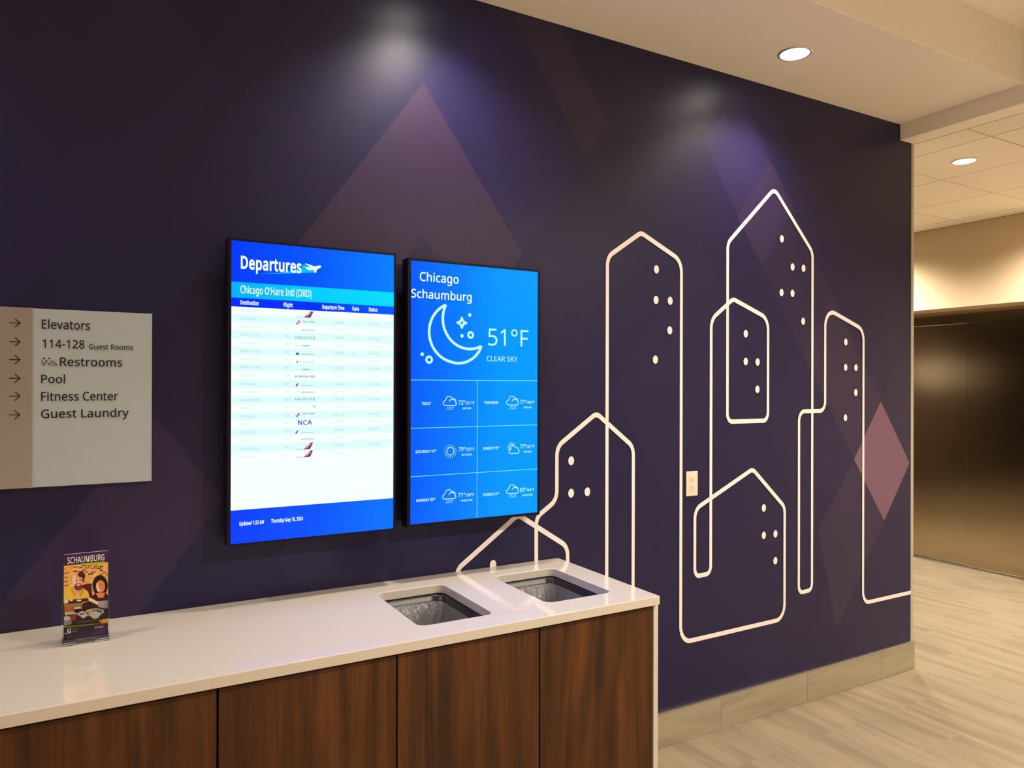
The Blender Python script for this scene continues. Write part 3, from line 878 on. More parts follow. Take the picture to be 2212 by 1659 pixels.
def cabinet(x0, x1, doors, label, end=False):
    t = tag(empty('base_cabinet', ((x0 + x1) / 2, -0.3, 0)), label, 'cabinet', 'walnut base cabinets under the counter')
    mb = MB()
    xe = x1
    mb.box(x0 + 0.001, x0 + 0.018, -0.585, -0.02, 0.10, ZCAB - 0.001, M_CARC)
    mb.box(xe - 0.018, xe - 0.001, -0.585, -0.02, 0.10, ZCAB - 0.001, M_CARC)
    mb.box(x0 + 0.018, xe - 0.018, -0.585, -0.02, 0.10, 0.118, M_CARC)
    mb.box(x0 + 0.018, xe - 0.018, -0.03, -0.02, 0.118, ZCAB - 0.001, M_CARC)
    mb.box(x0 + 0.001, xe - 0.001, -0.54, -0.52, 0.0, 0.10, M_BLACK)
    mb.build('carcass', t)
    wd = (x1 - x0) / doors
    for k in range(doors):
        mb = MB()
        mb.box(x0 + k * wd + 0.0025, x0 + (k + 1) * wd - 0.0025, YD, -0.587, 0.105, ZCAB - 0.010, M_WOOD)
        mb.build('door', t, bevel=0.001)
    if end:
        mb = MB()
        mb.box(x1 + 0.001, x1 + 0.021, -0.613, -0.02, 0.0, ZCAB - 0.001, M_QUARTZ)
        e = mb.build('end_panel', t, bevel=0.001)
        e['label'] = 'white end panel'
    return t


M_CARC = mat('dark_carcass', (0.03, 0.022, 0.018), rough=0.7)
cabinet(-0.665, 0.269, 2, 'leftmost walnut cabinet under the counter, below the brochure holder')
cabinet(0.269, 0.736, 1, 'walnut cabinet under the departures display, second from left')
cabinet(0.736, 1.202, 1, 'walnut cabinet under the left waste opening')
cabinet(1.202, 1.653, 1, 'rightmost walnut cabinet, under the right waste opening, with white end panel', end=True)

M_BIN = mat('black_bin_plastic', (0.022, 0.020, 0.018), rough=0.32)


def liner_mat():
    m = mat('grey_translucent_bag', (0.17, 0.17, 0.175), rough=0.22, spec=0.6)
    nt, p, N, L = nodes(m)
    tc = N('ShaderNodeTexCoord')
    mp = N('ShaderNodeMapping')
    mp.inputs['Scale'].default_value = (26, 26, 5)
    ns = N('ShaderNodeTexNoise')
    ns.inputs['Scale'].default_value = 2.2
    ns.inputs['Detail'].default_value = 4
    ns.inputs['Distortion'].default_value = 1.2
    bp = N('ShaderNodeBump')
    bp.inputs['Strength'].default_value = 0.9
    bp.inputs['Distance'].default_value = 0.008
    L(tc.outputs['Object'], mp.inputs[0])
    L(mp.outputs[0], ns.inputs[0])
    L(ns.outputs[0], bp.inputs['Height'])
    L(bp.outputs[0], p.inputs['Normal'])
    return m


M_BAG = liner_mat()


def bin_(h, label):
    x0, x1, y0, y1 = h
    cx, cy = (x0 + x1) / 2, (y0 + y1) / 2
    t = tag(empty('waste_bin', (cx, cy, 0.125)), label, 'trash bin', 'waste bins under the counter')
    n = len(rrect(0, 1, 0, 1, .1))

    def loft(rings, m, name, wob=0.0, seed=0, close=True):
        mb = MB()
        vs, fs = [], []
        rnd = random.Random(seed)
        ph = [rnd.uniform(0, 6.28) for _ in range(5)]
        for j, (gx, gz, r, wb) in enumerate(rings):
            base = rrect(x0 + gx, x1 - gx, y0 + gx, y1 - gx, r, 15)
            for k, (px, py) in enumerate(base):
                a = math.atan2(py - cy, px - cx)
                q = wb * (0.5 * math.sin(9 * a + ph[0]) + 0.35 * math.sin(17 * a + ph[1] + 3 * gz) + 0.3 * math.sin(31 * a + ph[2]) + 0.25)
                dx, dy = px - cx, py - cy
                ln = math.hypot(dx, dy)
                vs.append((px - dx / ln * q, py - dy / ln * q, gz + (0.5 * wb * math.sin(13 * a + ph[3]) if j else 0)))
        m_ = len(base)
        for j in range(len(rings) - 1):
            for k in range(m_):
                a, b = j * m_ + k, j * m_ + (k + 1) % m_
                fs.append((a, b, b + m_, a + m_))
        if close:
            fs.append(tuple((len(rings) - 1) * m_ + k for k in range(m_)))
        mb.add(vs, fs, m)
        return mb.build(name, t, smooth=True)

    b = loft([(0.040, 0.130, 0.05, 0), (0.010, 0.862, 0.04, 0), (-0.006, 0.866, 0.04, 0), (-0.008, 0.878, 0.04, 0),
              (0.000, 0.8825, 0.04, 0), (0.008, 0.878, 0.04, 0), (0.012, 0.80, 0.04, 0)], M_BIN, 'bin_body', close=False)
    l = loft([(0.014, 0.862, 0.04, 0.002), (0.019, 0.850, 0.04, 0.010), (0.028, 0.815, 0.05, 0.024), (0.042, 0.765, 0.05, 0.034),
              (0.054, 0.715, 0.05, 0.034), (0.066, 0.690, 0.05, 0.036), (0.082, 0.715, 0.03, 0.032), (0.102, 0.750, 0.015, 0.016),
              (0.116, 0.760, 0.004, 0.0)], M_BAG, 'bin_liner', seed=int(cx * 100))
    l['label'] = 'crumpled translucent grey bag'


bin_(H1, 'black bin with grey bag in the left waste opening')
bin_(H2, 'black bin with grey bag in the right waste opening near the counter end')

# ------------------------------------------------------------------ wall outlet
t = tag(empty('wall_outlet', (2.402, 0, 1.173)), 'white duplex power outlet on the purple wall between skyline lines', 'outlet')
mb = MB()
mb.box(2.367, 2.437, -0.008, -0.0005, 1.116, 1.230, M_WHITEP)
mb.build('cover_plate', t, bevel=0.003)
mb = MB()
mb.box(2.385, 2.419, -0.010, -0.006, 1.139, 1.207, M_WHITEP)
M_SLOT = mat('outlet_slot', (0.12, 0.09, 0.06), rough=0.9)
for zz in (1.191, 1.157):
    mb.rect(2.394, 2.3965, zz - 0.005, zz + 0.005, -0.0102, M_SLOT)
    mb.rect(2.406, 2.4085, zz - 0.004, zz + 0.004, -0.0102, M_SLOT)
    mb.ell(2.4015, zz - 0.010, 0.0022, 0.0024, -0.0102, M_SLOT, 12)
mb.build('receptacle', t)

# ------------------------------------------------------------------ directory sign
t = tag(empty('directory_sign', (-0.15, 0, 1.585)), 'white and brushed rose metal directory sign with arrows on the wall', 'sign')
mb = MB()
mb.box(-0.40, -0.151, -0.022, -0.006, 1.327, 1.8435, M_SIGNM)
mb.box(-0.40, 0.12, -0.006, -0.001, 1.36, 1.81, M_BLACK)
mb.build('metal_panel', t, bevel=0.0006)['label'] = 'brushed rose metal panel'
mb = MB()
mb.box(-0.151, 0.158, -0.020, -0.006, 1.327, 1.8425, M_SIGNW)
mb.build('white_panel', t, bevel=0.0006)['label'] = 'frosted white panel'
for zz in (1.7985, 1.745, 1.694, 1.641, 1.590, 1.537):
    mb = MB()
    mb.stroke([(-0.207, zz), (-0.1815, zz)], 0.0027, -0.0228, M_INK)
    mb.stroke([(-0.1935, zz + 0.0125), (-0.181, zz), (-0.1935, zz - 0.0125)], 0.0027, -0.0229, M_INK)
    mb.build('arrow', t)
for s, a, b, zz, cap in (('Elevators', -0.129, -0.008, 1.7855, 0.0255), ('114-128', -0.127, -0.022, 1.7305, 0.0235),
                         ('Guest Rooms', -0.011, 0.106, 1.729, 0.0150), ('Restrooms', -0.084, 0.077, 1.678, 0.0245),
                         ('Pool', -0.130, -0.071, 1.6275, 0.0240), ('Fitness Center', -0.130, 0.066, 1.5765, 0.0250),
                         ('Guest Laundry', -0.130, 0.095, 1.5265, 0.0240)):
    mb = MB()
    mb.text(s, a, b, zz, cap, -0.0212, M_INK, bold=0.010)
    mb.build('lettering', t)
mb = MB()
for cx in (-0.1235, -0.1105):
    mb.ell(cx, 1.6995, 0.0026, 0.0026, -0.0212, M_INKS, 14)
    sg = 1 if cx < -0.12 else -1
    for q in (-1, 1):
        mb.stroke([(cx + q * 0.0022, 1.695), (cx + q * 0.0055, 1.693), (cx + q * (0.0052 if sg > 0 else 0.0072), 1.6845)], 0.0014, -0.0212, M_INKS)
        mb.stroke([(cx + q * 0.0020, 1.6875), (cx + q * 0.0020, 1.6785)], 0.0016, -0.0212, M_INKS)
mb.stroke([(-0.0995, 1.6935), (-0.0995, 1.686), (-0.0925, 1.6835), (-0.0915, 1.680)], 0.0022, -0.0212, M_INKS)
mb.stroke([(-0.0990 + 0.0058 * math.cos(a), 1.6835 + 0.0055 * math.sin(a)) for a in [2.2 + 0.3 * i for i in range(14)]], 0.0012, -0.0212, M_INKS)
mb.build('restroom_symbol', t)

# ------------------------------------------------------------------ displays
YP = -0.0790       # picture plane
EM = 0.443          # keeps the picture's own white at display white under the exposure above


def glow(name, c, s=EM):
    m = mat(name, (0.002, 0.002, 0.002), rough=0.2, spec=0.12, emit=c, strength=s)
    return m


def glow_ramp(name, x0, x1, cols):
    """screen picture whose blue runs brighter from left to right, as displayed"""
    m = glow(name, (0, 0, 1))
    nt, p, N, L = nodes(m)
    tc = N('ShaderNodeTexCoord')
    sep = N('ShaderNodeSeparateXYZ')
    mr = N('ShaderNodeMapRange')
    mr.inputs['From Min'].default_value = x0
    mr.inputs['From Max'].default_value = x1
    cr = N('ShaderNodeValToRGB')
    e = cr.color_ramp.elements
    e[0].color, e[1].color = cols[0], cols[-1]
    cols = [(c[0], c[1], c[2] * BL, 1) for c in cols]
    e[0].color, e[1].color = cols[0], cols[-1]
    for i, c in enumerate(cols[1:-1]):
        q = e.new((i + 1) / (len(cols) - 1))
        q.color = c
    L(tc.outputs['Object'], sep.inputs[0])
    L(sep.outputs[0], mr.inputs[0])
    L(mr.outputs[0], cr.inputs[0])
    L(cr.outputs[0], p.inputs['Emission Color'])
    return m


G_WHITE = glow('screen_white', lin(246, 255, 255))
G_TXT = glow('screen_text_white', lin(236, 253, 255), EM * 1.05)
G_ROWA = glow('screen_row_white', lin(247, 255, 255))
G_ROWB = glow('screen_row_aqua', lin(224, 253, 255))
BL = 3.2
G_HEAD = glow_ramp('screen_header_blue', 0.38, 0.92, [lin(0, 58, 240), lin(0, 88, 235), lin(0, 128, 240)])
G_BAND = glow_ramp('screen_band_cyan', 0.38, 0.92, [lin(0, 178, 250), lin(0, 206, 226), lin(0, 222, 236)])
G_COLS = glow_ramp('screen_column_blue', 0.38, 0.92, [lin(0, 44, 222), lin(0, 50, 212), lin(0, 92, 226)])
G_FOOT = glow_ramp('screen_footer_blue', 0.38, 0.92, [lin(0, 62, 240), lin(0, 84, 236), lin(0, 118, 244)])
G_SWOOSH = glow('screen_swoosh_cyan', lin(0, 196, 236))
G_GREY = glow('screen_pale_text', lin(172, 206, 214))
G_GREY2 = glow('screen_faint_text', lin(214, 234, 234))
G_TEAL = glow('screen_teal_logo', lin(70, 186, 176))
G_TEAL2 = glow('screen_pale_teal_logo', lin(60, 200, 190))
G_PINK = glow('screen_magenta_logo', lin(190, 40, 130))
G_MAR = glow('screen_maroon_logo', lin(126, 44, 92))
G_RED = glow('screen_red_logo', lin(200, 60, 80))
G_SKY = glow('screen_blue_logo', lin(30, 130, 190))
G_NCA = glow('screen_royal_logo', lin(20, 90, 190))
G_SLATE = glow('screen_dark_logo', lin(90, 110, 130))


def monitor(x0, x1, z0, z1, sx0, sx1, sz0, sz1, label):
    t = tag(empty('wall_display', ((x0 + x1) / 2, 0, (z0 + z1) / 2)), label, 'screen', 'portrait displays on the purple wall')
    mb = MB()
    mb.box(x0, x1, -0.078, -0.030, z0, z1, M_BLACK)
    mb.box(x0 + 0.04, x1 - 0.04, -0.030, -0.0015, z0 + 0.06, z1 - 0.06, M_BLACK)
    # bezel lip
    for a in ((x0, sx0, z0, z1), (sx1, x1, z0, z1), (sx0, sx1, z0, sz0), (sx0, sx1, sz1, z1)):
        mb.box(a[0], a[1], -0.0815, -0.078, a[2], a[3], M_BLACK)
    h = mb.build('housing', t)
    h['label'] = 'black housing and bezel'
    return t


# departures
L0, L1, B0, B1 = 0.3795, 0.9215, 1.1195, 2.0815
td = monitor(0.3685, 0.9285, 1.1125, 2.0885, L0, L1, B0, B1, 'left wall display, showing the flight departures board')
e = MB()
y0, y1, y2, y3 = YP, YP - 0.0002, YP - 0.0004, YP - 0.0006
e.rect(L0, L1, 1.951, B1, y0, G_HEAD)
e.rect(L0, L1, 1.901, 1.951, y0, G_BAND)
e.rect(L0, L1, 1.8725, 1.901, y0, G_COLS)
e.rect(L0, L1, 1.2256, 1.8725, y0, G_ROWA)
e.rect(L0, L1, B0, 1.2256, y0, G_FOOT)
e.poly([(0.4586, 1.983), (0.5322, 1.9875), (0.5999, 1.995), (0.6401, 2.0000), (0.64, 2.0060), (0.6136, 2.0242), (0.6026, 2.0219),
        (0.598, 2.010), (0.5322, 1.9905)][::-1], y1, G_SWOOSH)
e.text('Departures', 0.4079, 0.5990, 1.9955, 0.0380, y2, G_TXT, bold=0.030)
e.poly([(0.6108, 2.0268), (0.6150, 2.0278), (0.6420, 2.0205), (0.6596, 2.0253), (0.6640, 2.0240), (0.6652, 2.0201), (0.6500, 2.0100),
        (0.6470, 1.9990), (0.6410, 1.9999), (0.6400, 2.0083), (0.6220, 2.0060), (0.6109, 2.0143), (0.6275, 2.0180)], y3, G_TXT)
e.text("Chicago O'Hare Intl (ORD)", 0.4071, 0.6319, 1.9165, 0.0232, y2, G_TXT, bold=0.012)
for s, a, b in (('Destination', 0.4072, 0.4633), ('Flight', 0.5411, 0.5711), ('Departure Time', 0.6685, 0.7438), ('Gate', 0.7716, 0.7958),
                ('Status', 0.8296, 0.862)):
    e.text(s, a, b, 1.8805, 0.0125, y2, G_TXT, bold=0.030)
rowz = [1.8619, 1.8351, 1.8101, 1.7841, 1.7573, 1.7318, 1.7064, 1.6809, 1.6538, 1.6263, 1.6009, 1.5755, 1.5494, 1.5234, 1.4976, 1.4719,
        1.4458, 1.4197, 1.394]
for i, z in enumerate(rowz):
    if i % 2 == 1:
        e.rect(L0, L1, z - 0.013, z + 0.013, y1, G_ROWB)
names = ['Anchorage', 'Shanghai', 'Mexico City', 'Mexico City', 'Guadalajara', 'Mexico City', 'Mexico City', 'Mexico City', 'Toronto',
         'Shanghai', 'Guadalajara', 'Guadalajara', 'Manila', 'Shanghai', 'Austin', 'Shanghai', 'St Louis', 'Harrisburg', 'Vancouver']
times = ['', '1:00 AM', '1:00 AM', '1:30 AM', '1:30 AM', '1:51 AM', '1:51 AM', '2:15 AM', '2:15 AM', '2:40 AM', '2:40 AM', '2:45 AM',
         '2:45 AM', '3:25 AM', '3:25 AM', '3:25 AM', '3:45 AM', '4:10 AM', '4:20 AM']
for i, (z, nm) in enumerate(zip(rowz, names)):
    c = G_GREY if i % 2 else G_GREY2
    zb = z - 0.0035
    e.text(nm, 0.408, 0.408 + 0.0056 * len(nm), zb, 0.0085, y2, c, bold=0.0)
    if i > 1:
        e.text(['410', '4407', '487', '734', '6871'][i % 5], 0.5442, 0.5442 + 0.0055 * len(['410', '4407', '487', '734', '6871'][i % 5]), zb, 0.0085, y2, c)
    if times[i]:
        e.text(times[i], 0.7060, 0.7435, zb, 0.0085, y2, c)
        e.text('On Time', 0.8321, 0.8735, zb, 0.0080, y2, c)
    if i in (3, 5, 7, 11):
        e.text('5', 0.775, 0.7795, zb, 0.0085, y2, c)


def tail(cx, cz):
    """striped tail-fin mark beside a tiny word"""
    e.poly([(cx - 0.008, cz - 0.009), (cx + 0.016, cz + 0.0125), (cx + 0.024, cz + 0.0125), (cx + 0.014, cz - 0.009)], y2, G_MAR)
    for k in range(3):
        a = -0.004 + 0.007 * k
        e.stroke([(cx - 0.004 + 0.006 * k, cz - 0.008 + 0.003 * k), (cx + 0.012 + 0.003 * k, cz + 0.007 + 0.001 * k)], 0.0016, y3, G_WHITE if k % 2 else G_RED)
    e.stroke([(cx - 0.030, cz - 0.0085), (cx - 0.006, cz - 0.0085)], 0.002, y2, G_GREY)


def mark(kind, z):
    if kind == 'tail':
        tail(0.6150, z)
    elif kind == 'leaf':
        e.poly([(0.5800, z - 0.004), (0.5850, z - 0.006), (0.5895, z + 0.003), (0.5920, z + 0.0075), (0.5840, z + 0.003)], y2, G_PINK)
        e.stroke([(0.599, z - 0.002), (0.645, z - 0.002)], 0.0020, y2, G_GREY)
    elif kind == 'frontier':
        e.text('FRONTIER', 0.580, 0.6455, z - 0.004, 0.0085, y2, G_TEAL, bold=0.012)
    elif kind == 'word':
        e.text('aeromexico', 0.600, 0.643, z - 0.003, 0.0065, y2, G_SLATE)
    elif kind == 'globe':
        e.ell(0.5865, z, 0.0060, 0.0045, y2, G_SKY, 16)
        e.text('aeromexico', 0.599, 0.643, z - 0.003, 0.0060, y2, G_SLATE)
    elif kind == 'delta':
        e.poly([(0.583, z - 0.004), (0.589, z - 0.004), (0.586, z + 0.005)], y2, G_RED)
        e.text('DELTA', 0.5965, 0.6440, z - 0.004, 0.0070, y2, G_GREY)
    elif kind == 'strip':
        e.stroke([(0.580, z), (0.602, z)], 0.0025, y2, G_GREY2)
        e.stroke([(0.602, z), (0.626, z)], 0.0030, y2, G_TEAL2)
        e.stroke([(0.626, z), (0.645, z)], 0.0025, y2, G_GREY2)
    elif kind == 'korean':
        e.text('KOREAN AIR', 0.580, 0.645, z - 0.003, 0.0062, y2, G_SLATE, bold=0.01)
    elif kind == 'bird':
        e.stroke([(0.637, z), (0.641, z + 0.003), (0.645, z - 0.001), (0.643, z - 0.006)], 0.0016, y2, G_RED)
    elif kind == 'crest':
        e.stroke([(0.596, z + 0.006), (0.588, z + 0.004), (0.594, z), (0.582, z - 0.003), (0.590, z - 0.008)], 0.0025, y2, G_PINK)
        e.text('AIR CHINA', 0.6030, 0.6440, z + 0.001, 0.0055, y2, G_SLATE, bold=0.01)
    elif kind == 'nca':
        e.text('NCA', 0.5885, 0.6355, 1.4922, 0.0150, y2, G_NCA, bold=0.018)


for k, z in zip(['tail', 'crest', 'word', 'frontier', 'strip', 'globe', 'delta', 'strip', 'korean', 'leaf', 'word', 'frontier', 'bird', 'crest',
                 'nca', 'leaf', 'word', 'tail', 'tail'],
                [1.857, 1.831, 1.8065, 1.780, 1.754, 1.727, 1.701, 1.675, 1.652, 1.6242, 1.6001, 1.5767, 1.5527, 1.5249, 1.4997, 1.4681,
                 1.4444, 1.4192, 1.3933]):
    mark(k, z)
e.text('Updated 1:23 AM', 0.4058, 0.4812, 1.1760, 0.0115, y2, G_TXT, bold=0.030)
e.text('Thursday May 16, 2024', 0.5039, 0.6066, 1.1760, 0.0115, y2, G_TXT, bold=0.030)
e.build('screen', td)['label'] = 'lit blue and white flight list'
# loose cord loop under the display
mb = MB()
mb.tube([(0.536, -0.04, 1.118), (0.538, -0.04, 1.100), (0.543, -0.04, 1.086), (0.547, -0.04, 1.078), (0.551, -0.04, 1.086),
         (0.555, -0.04, 1.102), (0.556, -0.04, 1.118)], 0.0016, M_BLACK)
mb.build('cord', td)

# weather
L0, L1, B0, B1 = 0.9860, 1.5185, 1.1265, 2.0700
tw = monitor(0.9735, 1.5285, 1.1165, 2.0790, L0, L1, B0, B1, 'right wall display, showing the weather forecast')
G_W = glow_ramp('screen_weather_blue', L0, L1, [lin(0, 92, 246), lin(0, 122, 238), lin(0, 152, 240), lin(0, 158, 244)])
G_ICE = glow('screen_ice_text', lin(196, 252, 255))
G_LINE = glow('screen_grid_line', lin(120, 226, 255))
e = MB()
e.rect(L0, L1, B0, B1, y0, G_W)
for z in (1.6428, 1.4698, 1.2967):
    e.rect(L0, L1, z - 0.0012, z + 0.0012, y1, G_LINE)
e.rect(1.2522, 1.2546, B0, 1.6428, y1, G_LINE)
e.text('Chicago', 1.0200, 1.1747, 2.0000, 0.0315, y2, G_TXT, bold=0.012)
e.text('Schaumburg', 0.9870, 1.2285, 1.9385, 0.0300, y2, G_TXT, bold=0.012)


def arc(cx, cz, r, a0, a1, n=40, rz=None):
    return [(cx + r * math.cos(math.radians(a0 + (a1 - a0) * i / n)), cz + (rz or r) * math.sin(math.radians(a0 + (a1 - a0) * i / n))) for i in range(n + 1)]


def circ3(p, q, r):
    ax, ay, bx, by, cx, cy = *p, *q, *r
    dd = 2 * (ax * (by - cy) + bx * (cy - ay) + cx * (ay - by))
    ux = ((ax * ax + ay * ay) * (by - cy) + (bx * bx + by * by) * (cy - ay) + (cx * cx + cy * cy) * (ay - by)) / dd
    uy = ((ax * ax + ay * ay) * (cx - bx) + (bx * bx + by * by) * (ax - cx) + (cx * cx + cy * cy) * (bx - ax)) / dd
    return ux, uy, math.hypot(ax - ux, ay - uy)


def arc3(p, q, r, n=36):
    cx, cy, rr = circ3(p, q, r)
    a0, am, a1 = [math.atan2(t[1] - cy, t[0] - cx) for t in (p, q, r)]
    while am < a0:
        am += 2 * math.pi
    while a1 < a0:
        a1 += 2 * math.pi
    if am > a1:
        a1 -= 2 * math.pi
    return [(cx + rr * math.cos(a0 + (a1 - a0) * i / n), cy + rr * math.sin(a0 + (a1 - a0) * i / n)) for i in range(n + 1)]


e.stroke(arc3((1.1235, 1.9190), (1.0570, 1.8194), (1.1420, 1.7110)) + arc3((1.1420, 1.7110), (1.1900, 1.7070), (1.2700, 1.7720))[1:], 0.0100, y2, G_ICE)
e.stroke(arc3((1.1235, 1.9190), (1.1350, 1.8000), (1.2700, 1.7720)), 0.0100, y2, G_ICE)
st = []
for k in range(8):
    a = math.pi / 4 * k + math.pi / 2
    r = 0.027 if k % 2 == 0 else 0.0125
    st.append((1.1880 + r * math.cos(a), 1.856 + r * math.sin(a)))
e.poly(fillet(st, [0.003 if k % 2 == 0 else 0.004 for k in range(8)], closed=True, n=4), y2, G_ICE)
e.ell(1.1880, 1.856, 0.0045, 0.0050, y3, G_W, 12)
e.ell(1.2208, 1.8865, 0.0068, 0.0068, y2, G_ICE, 18)
e.ell(1.1888, 1.8076, 0.0068, 0.0068, y2, G_ICE, 18)
e.stroke(arc(1.2246, 1.8121, 0.0100, 0, 350), 0.0085, y2, G_ICE, closed=True)
e.ell(1.0302, 1.7359, 0.0070, 0.0070, y2, G_ICE, 18)
e.stroke(arc(1.0572, 1.7168, 0.0108, 0, 350), 0.0085, y2, G_ICE, closed=True)
e.text('51°F', 1.2984, 1.4758, 1.7755, 0.0640, y2, G_ICE, bold=0.0)
e.text('CLEAR SKY', 1.2930, 1.4272, 1.7160, 0.0195, y2, G_ICE, bold=0.002)


def cloud(cx, cz, s, wd=0.0028):
    pts = []
    for (px, pz, r, a0, a1) in ((-0.70, -0.20, 0.34, 250, 95), (-0.15, 0.28, 0.48, 175, 40), (0.52, 0.02, 0.40, 95, -20), (0.72, -0.28, 0.28, 40, -90)):
        pts += arc(cx + px * s, cz + pz * s, r * s, a0, a1, 10)
    e.stroke(pts, wd, y2, G_ICE, closed=True)


def rain(cx, cz):
    cloud(cx - 0.003, cz + 0.004, 0.0260)
    e.stroke(arc(cx + 0.006, cz + 0.0005, 0.012, 165, 30, 12), 0.0028, y2, G_ICE)
    for k in range(5):
        for q in range(2):
            dx = -0.013 + 0.0062 * k - 0.002 * q
            e.stroke([(cx + dx, cz - 0.0150 - 0.0065 * q), (cx + dx - 0.0015, cz - 0.0190 - 0.0065 * q)], 0.0019, y2, G_ICE)


def sun(cx, cz, r, a0=0, a1=360, rays=16):
    e.stroke(arc(cx, cz, r, a0, a1 - (12 if a1 - a0 == 360 else 0)), 0.0030, y2, G_ICE, closed=(a1 - a0 == 360))
    for k in range(rays):
        a = math.radians(a0 + (a1 - a0) * k / rays)
        e.stroke([(cx + 1.42 * r * math.cos(a), cz + 1.42 * r * math.sin(a)), (cx + 1.75 * r * math.cos(a), cz + 1.75 * r * math.sin(a))], 0.0024, y2, G_ICE)


rain(1.1435, 1.5600)
rain(1.4090, 1.5590)
sun(1.1428, 1.3815, 0.0142)
sun(1.4030, 1.3860, 0.0110, 45, 250, 9)
cloud(1.4130, 1.3740, 0.0225)
rain(1.1425, 1.2170)
rain(1.4100, 1.2180)
for (s, a, b, z, hi, lo, cond, hx, hz) in (
        ('TODAY', 1.0287, 1.0647, 1.5533, '72°', '/51°F', 'LIGHT RAIN', 1.1757, 1.5527),
        ('TOMORROW', 1.2818, 1.3430, 1.5540, '77°', '/58°F', 'LIGHT RAIN', 1.4394, 1.5525),
        ('SATURDAY 18', 1.0055, 1.0790, 1.3800, '79°', '/55°F', 'SKY IS CLEAR', 1.1763, 1.3800),
        ('SUNDAY 19', 1.2791, 1.3400, 1.3815, '77°', '/61°F', 'FEW CLOUDS', 1.4394, 1.3800),
        ('MONDAY 20', 1.0093, 1.0760, 1.2050, '71°', '/58°F', 'MODERATE RAIN', 1.1757, 1.2100),
        ('TUESDAY 21', 1.2776, 1.3400, 1.2065, '83°', '/64°F', 'MODERATE RAIN', 1.4394, 1.2110)):
    e.text(s, a, b, z, 0.0095, y2, G_ICE, bold=0.030)
    if s[-1].isdigit():
        e.text({'1': 'ST', '8': 'TH', '9': 'TH', '0': 'TH'}[s[-1]], b + 0.0008, b + 0.0080, z + 0.0045, 0.0050, y2, G_ICE, bold=0.03)
    e.text(hi, hx, hx + 0.0275, hz, 0.0150, y2, G_ICE, bold=0.012)
    e.text(lo, hx + 0.0290, hx + 0.0650, hz, 0.0110, y2, G_ICE, bold=0.012)
    wd = 0.0036 * len(cond)
    e.text(cond, hx + 0.032 - wd / 2 + 0.002, hx + 0.032 + wd / 2 + 0.002, hz - 0.0170, 0.0060, y2, G_ICE, bold=0.03)
e.build('screen', tw)['label'] = 'lit blue weather forecast'

# ------------------------------------------------------------------ brochure and its holder
M_ACRYL = mat('clear_acrylic', (0.93, 0.95, 0.95), rough=0.03, trans=1.0, ior=1.3, spec=0.5)
HX0, HX1, HY = -0.072, 0.042, -0.212
t = tag(empty('brochure_holder', (-0.015, HY + 0.03, ZT)), 'clear acrylic brochure holder standing on the white counter', 'brochure holder')
mb = MB()
T = 0.0025
lean = 0.10


def lb(z):
    return (z - ZT) * lean


def sheet(x0, x1, yb, z0, z1, th):
    """leaning upright sheet"""
    v = []
    for x in (x0, x1):
        for z in (z0, z1):
            for q in (0, th):
                v.append((x, yb + lb(z) + q, z))
    mb.add(v, [(0, 1, 3, 2), (4, 6, 7, 5), (0, 4, 5, 1), (2, 3, 7, 6), (0, 2, 6, 4), (1, 5, 7, 3)], M_ACRYL)


sheet(HX0, HX1, HY + 0.030, ZT + 0.008, 1.125, T)                 # back
sheet(HX0 + 0.012, HX1 - 0.012, HY, ZT + 0.020, 1.000, T)         # front lip
for x in (HX0, HX1 - T):
    v = []
    for xx in (x, x + T):
        v += [(xx, HY, ZT + 0.012), (xx, HY + 0.030, ZT + 0.012), (xx, HY + 0.030 + lb(1.030), 1.030), (xx, HY + lb(1.030) - 0.001, 1.026)]
    mb.add(v, [(0, 1, 2, 3), (7, 6, 5, 4), (0, 4, 5, 1), (1, 5, 6, 2), (2, 6, 7, 3), (3, 7, 4, 0)], M_ACRYL)
mb.box(HX0 + T, HX1 - T, HY, HY + 0.030, ZT + 0.010, ZT + 0.010 + T, M_ACRYL)
mb.build('pocket', t)
for x in (HX0, HX1 - 0.034):
    mb = MB()
    mb.box(x, x + 0.034, HY - 0.002, HY + 0.060, ZT + 0.0002, ZT + 0.0095, M_ACRYL)
    mb.build('foot', t, bevel=0.002)

BW, BH, BY = 0.106, 0.228, HY + 0.0085
BX0, BZ0 = -0.0675, ZT + 0.0145


def ink(name, r, g, b):
    c = lin(r, g, b)
    return mat('print_' + name, tuple(min(0.9, q * 1.4) for q in c[:3]), rough=0.3, spec=0.5)


K = {k: ink(k, *c) for k, c in dict(purple=(70, 20, 84), deep=(40, 22, 56), cream=(246, 236, 224), lime=(160, 172, 30), tan=(206, 158, 92),
     sand=(222, 184, 120), brick=(150, 82, 46), brickd=(96, 40, 34), amber=(214, 150, 50), yellow=(206, 172, 62), yellowd=(178, 142, 46),
     skin=(214, 142, 112), skinl=(236, 186, 160), beard=(112, 44, 34), hair=(70, 26, 24), black=(26, 16, 20), brown=(206, 116, 66),
     brownl=(240, 186, 146), maroon=(78, 16, 34), plum=(48, 16, 44), grey=(150, 136, 132), greyd=(96, 84, 86), olive=(128, 110, 52),
     bowl=(176, 172, 146), bowld=(98, 92, 78), white=(236, 224, 208), red=(170, 46, 42), dark=(40, 24, 26), teal=(92, 98, 84)).items()}


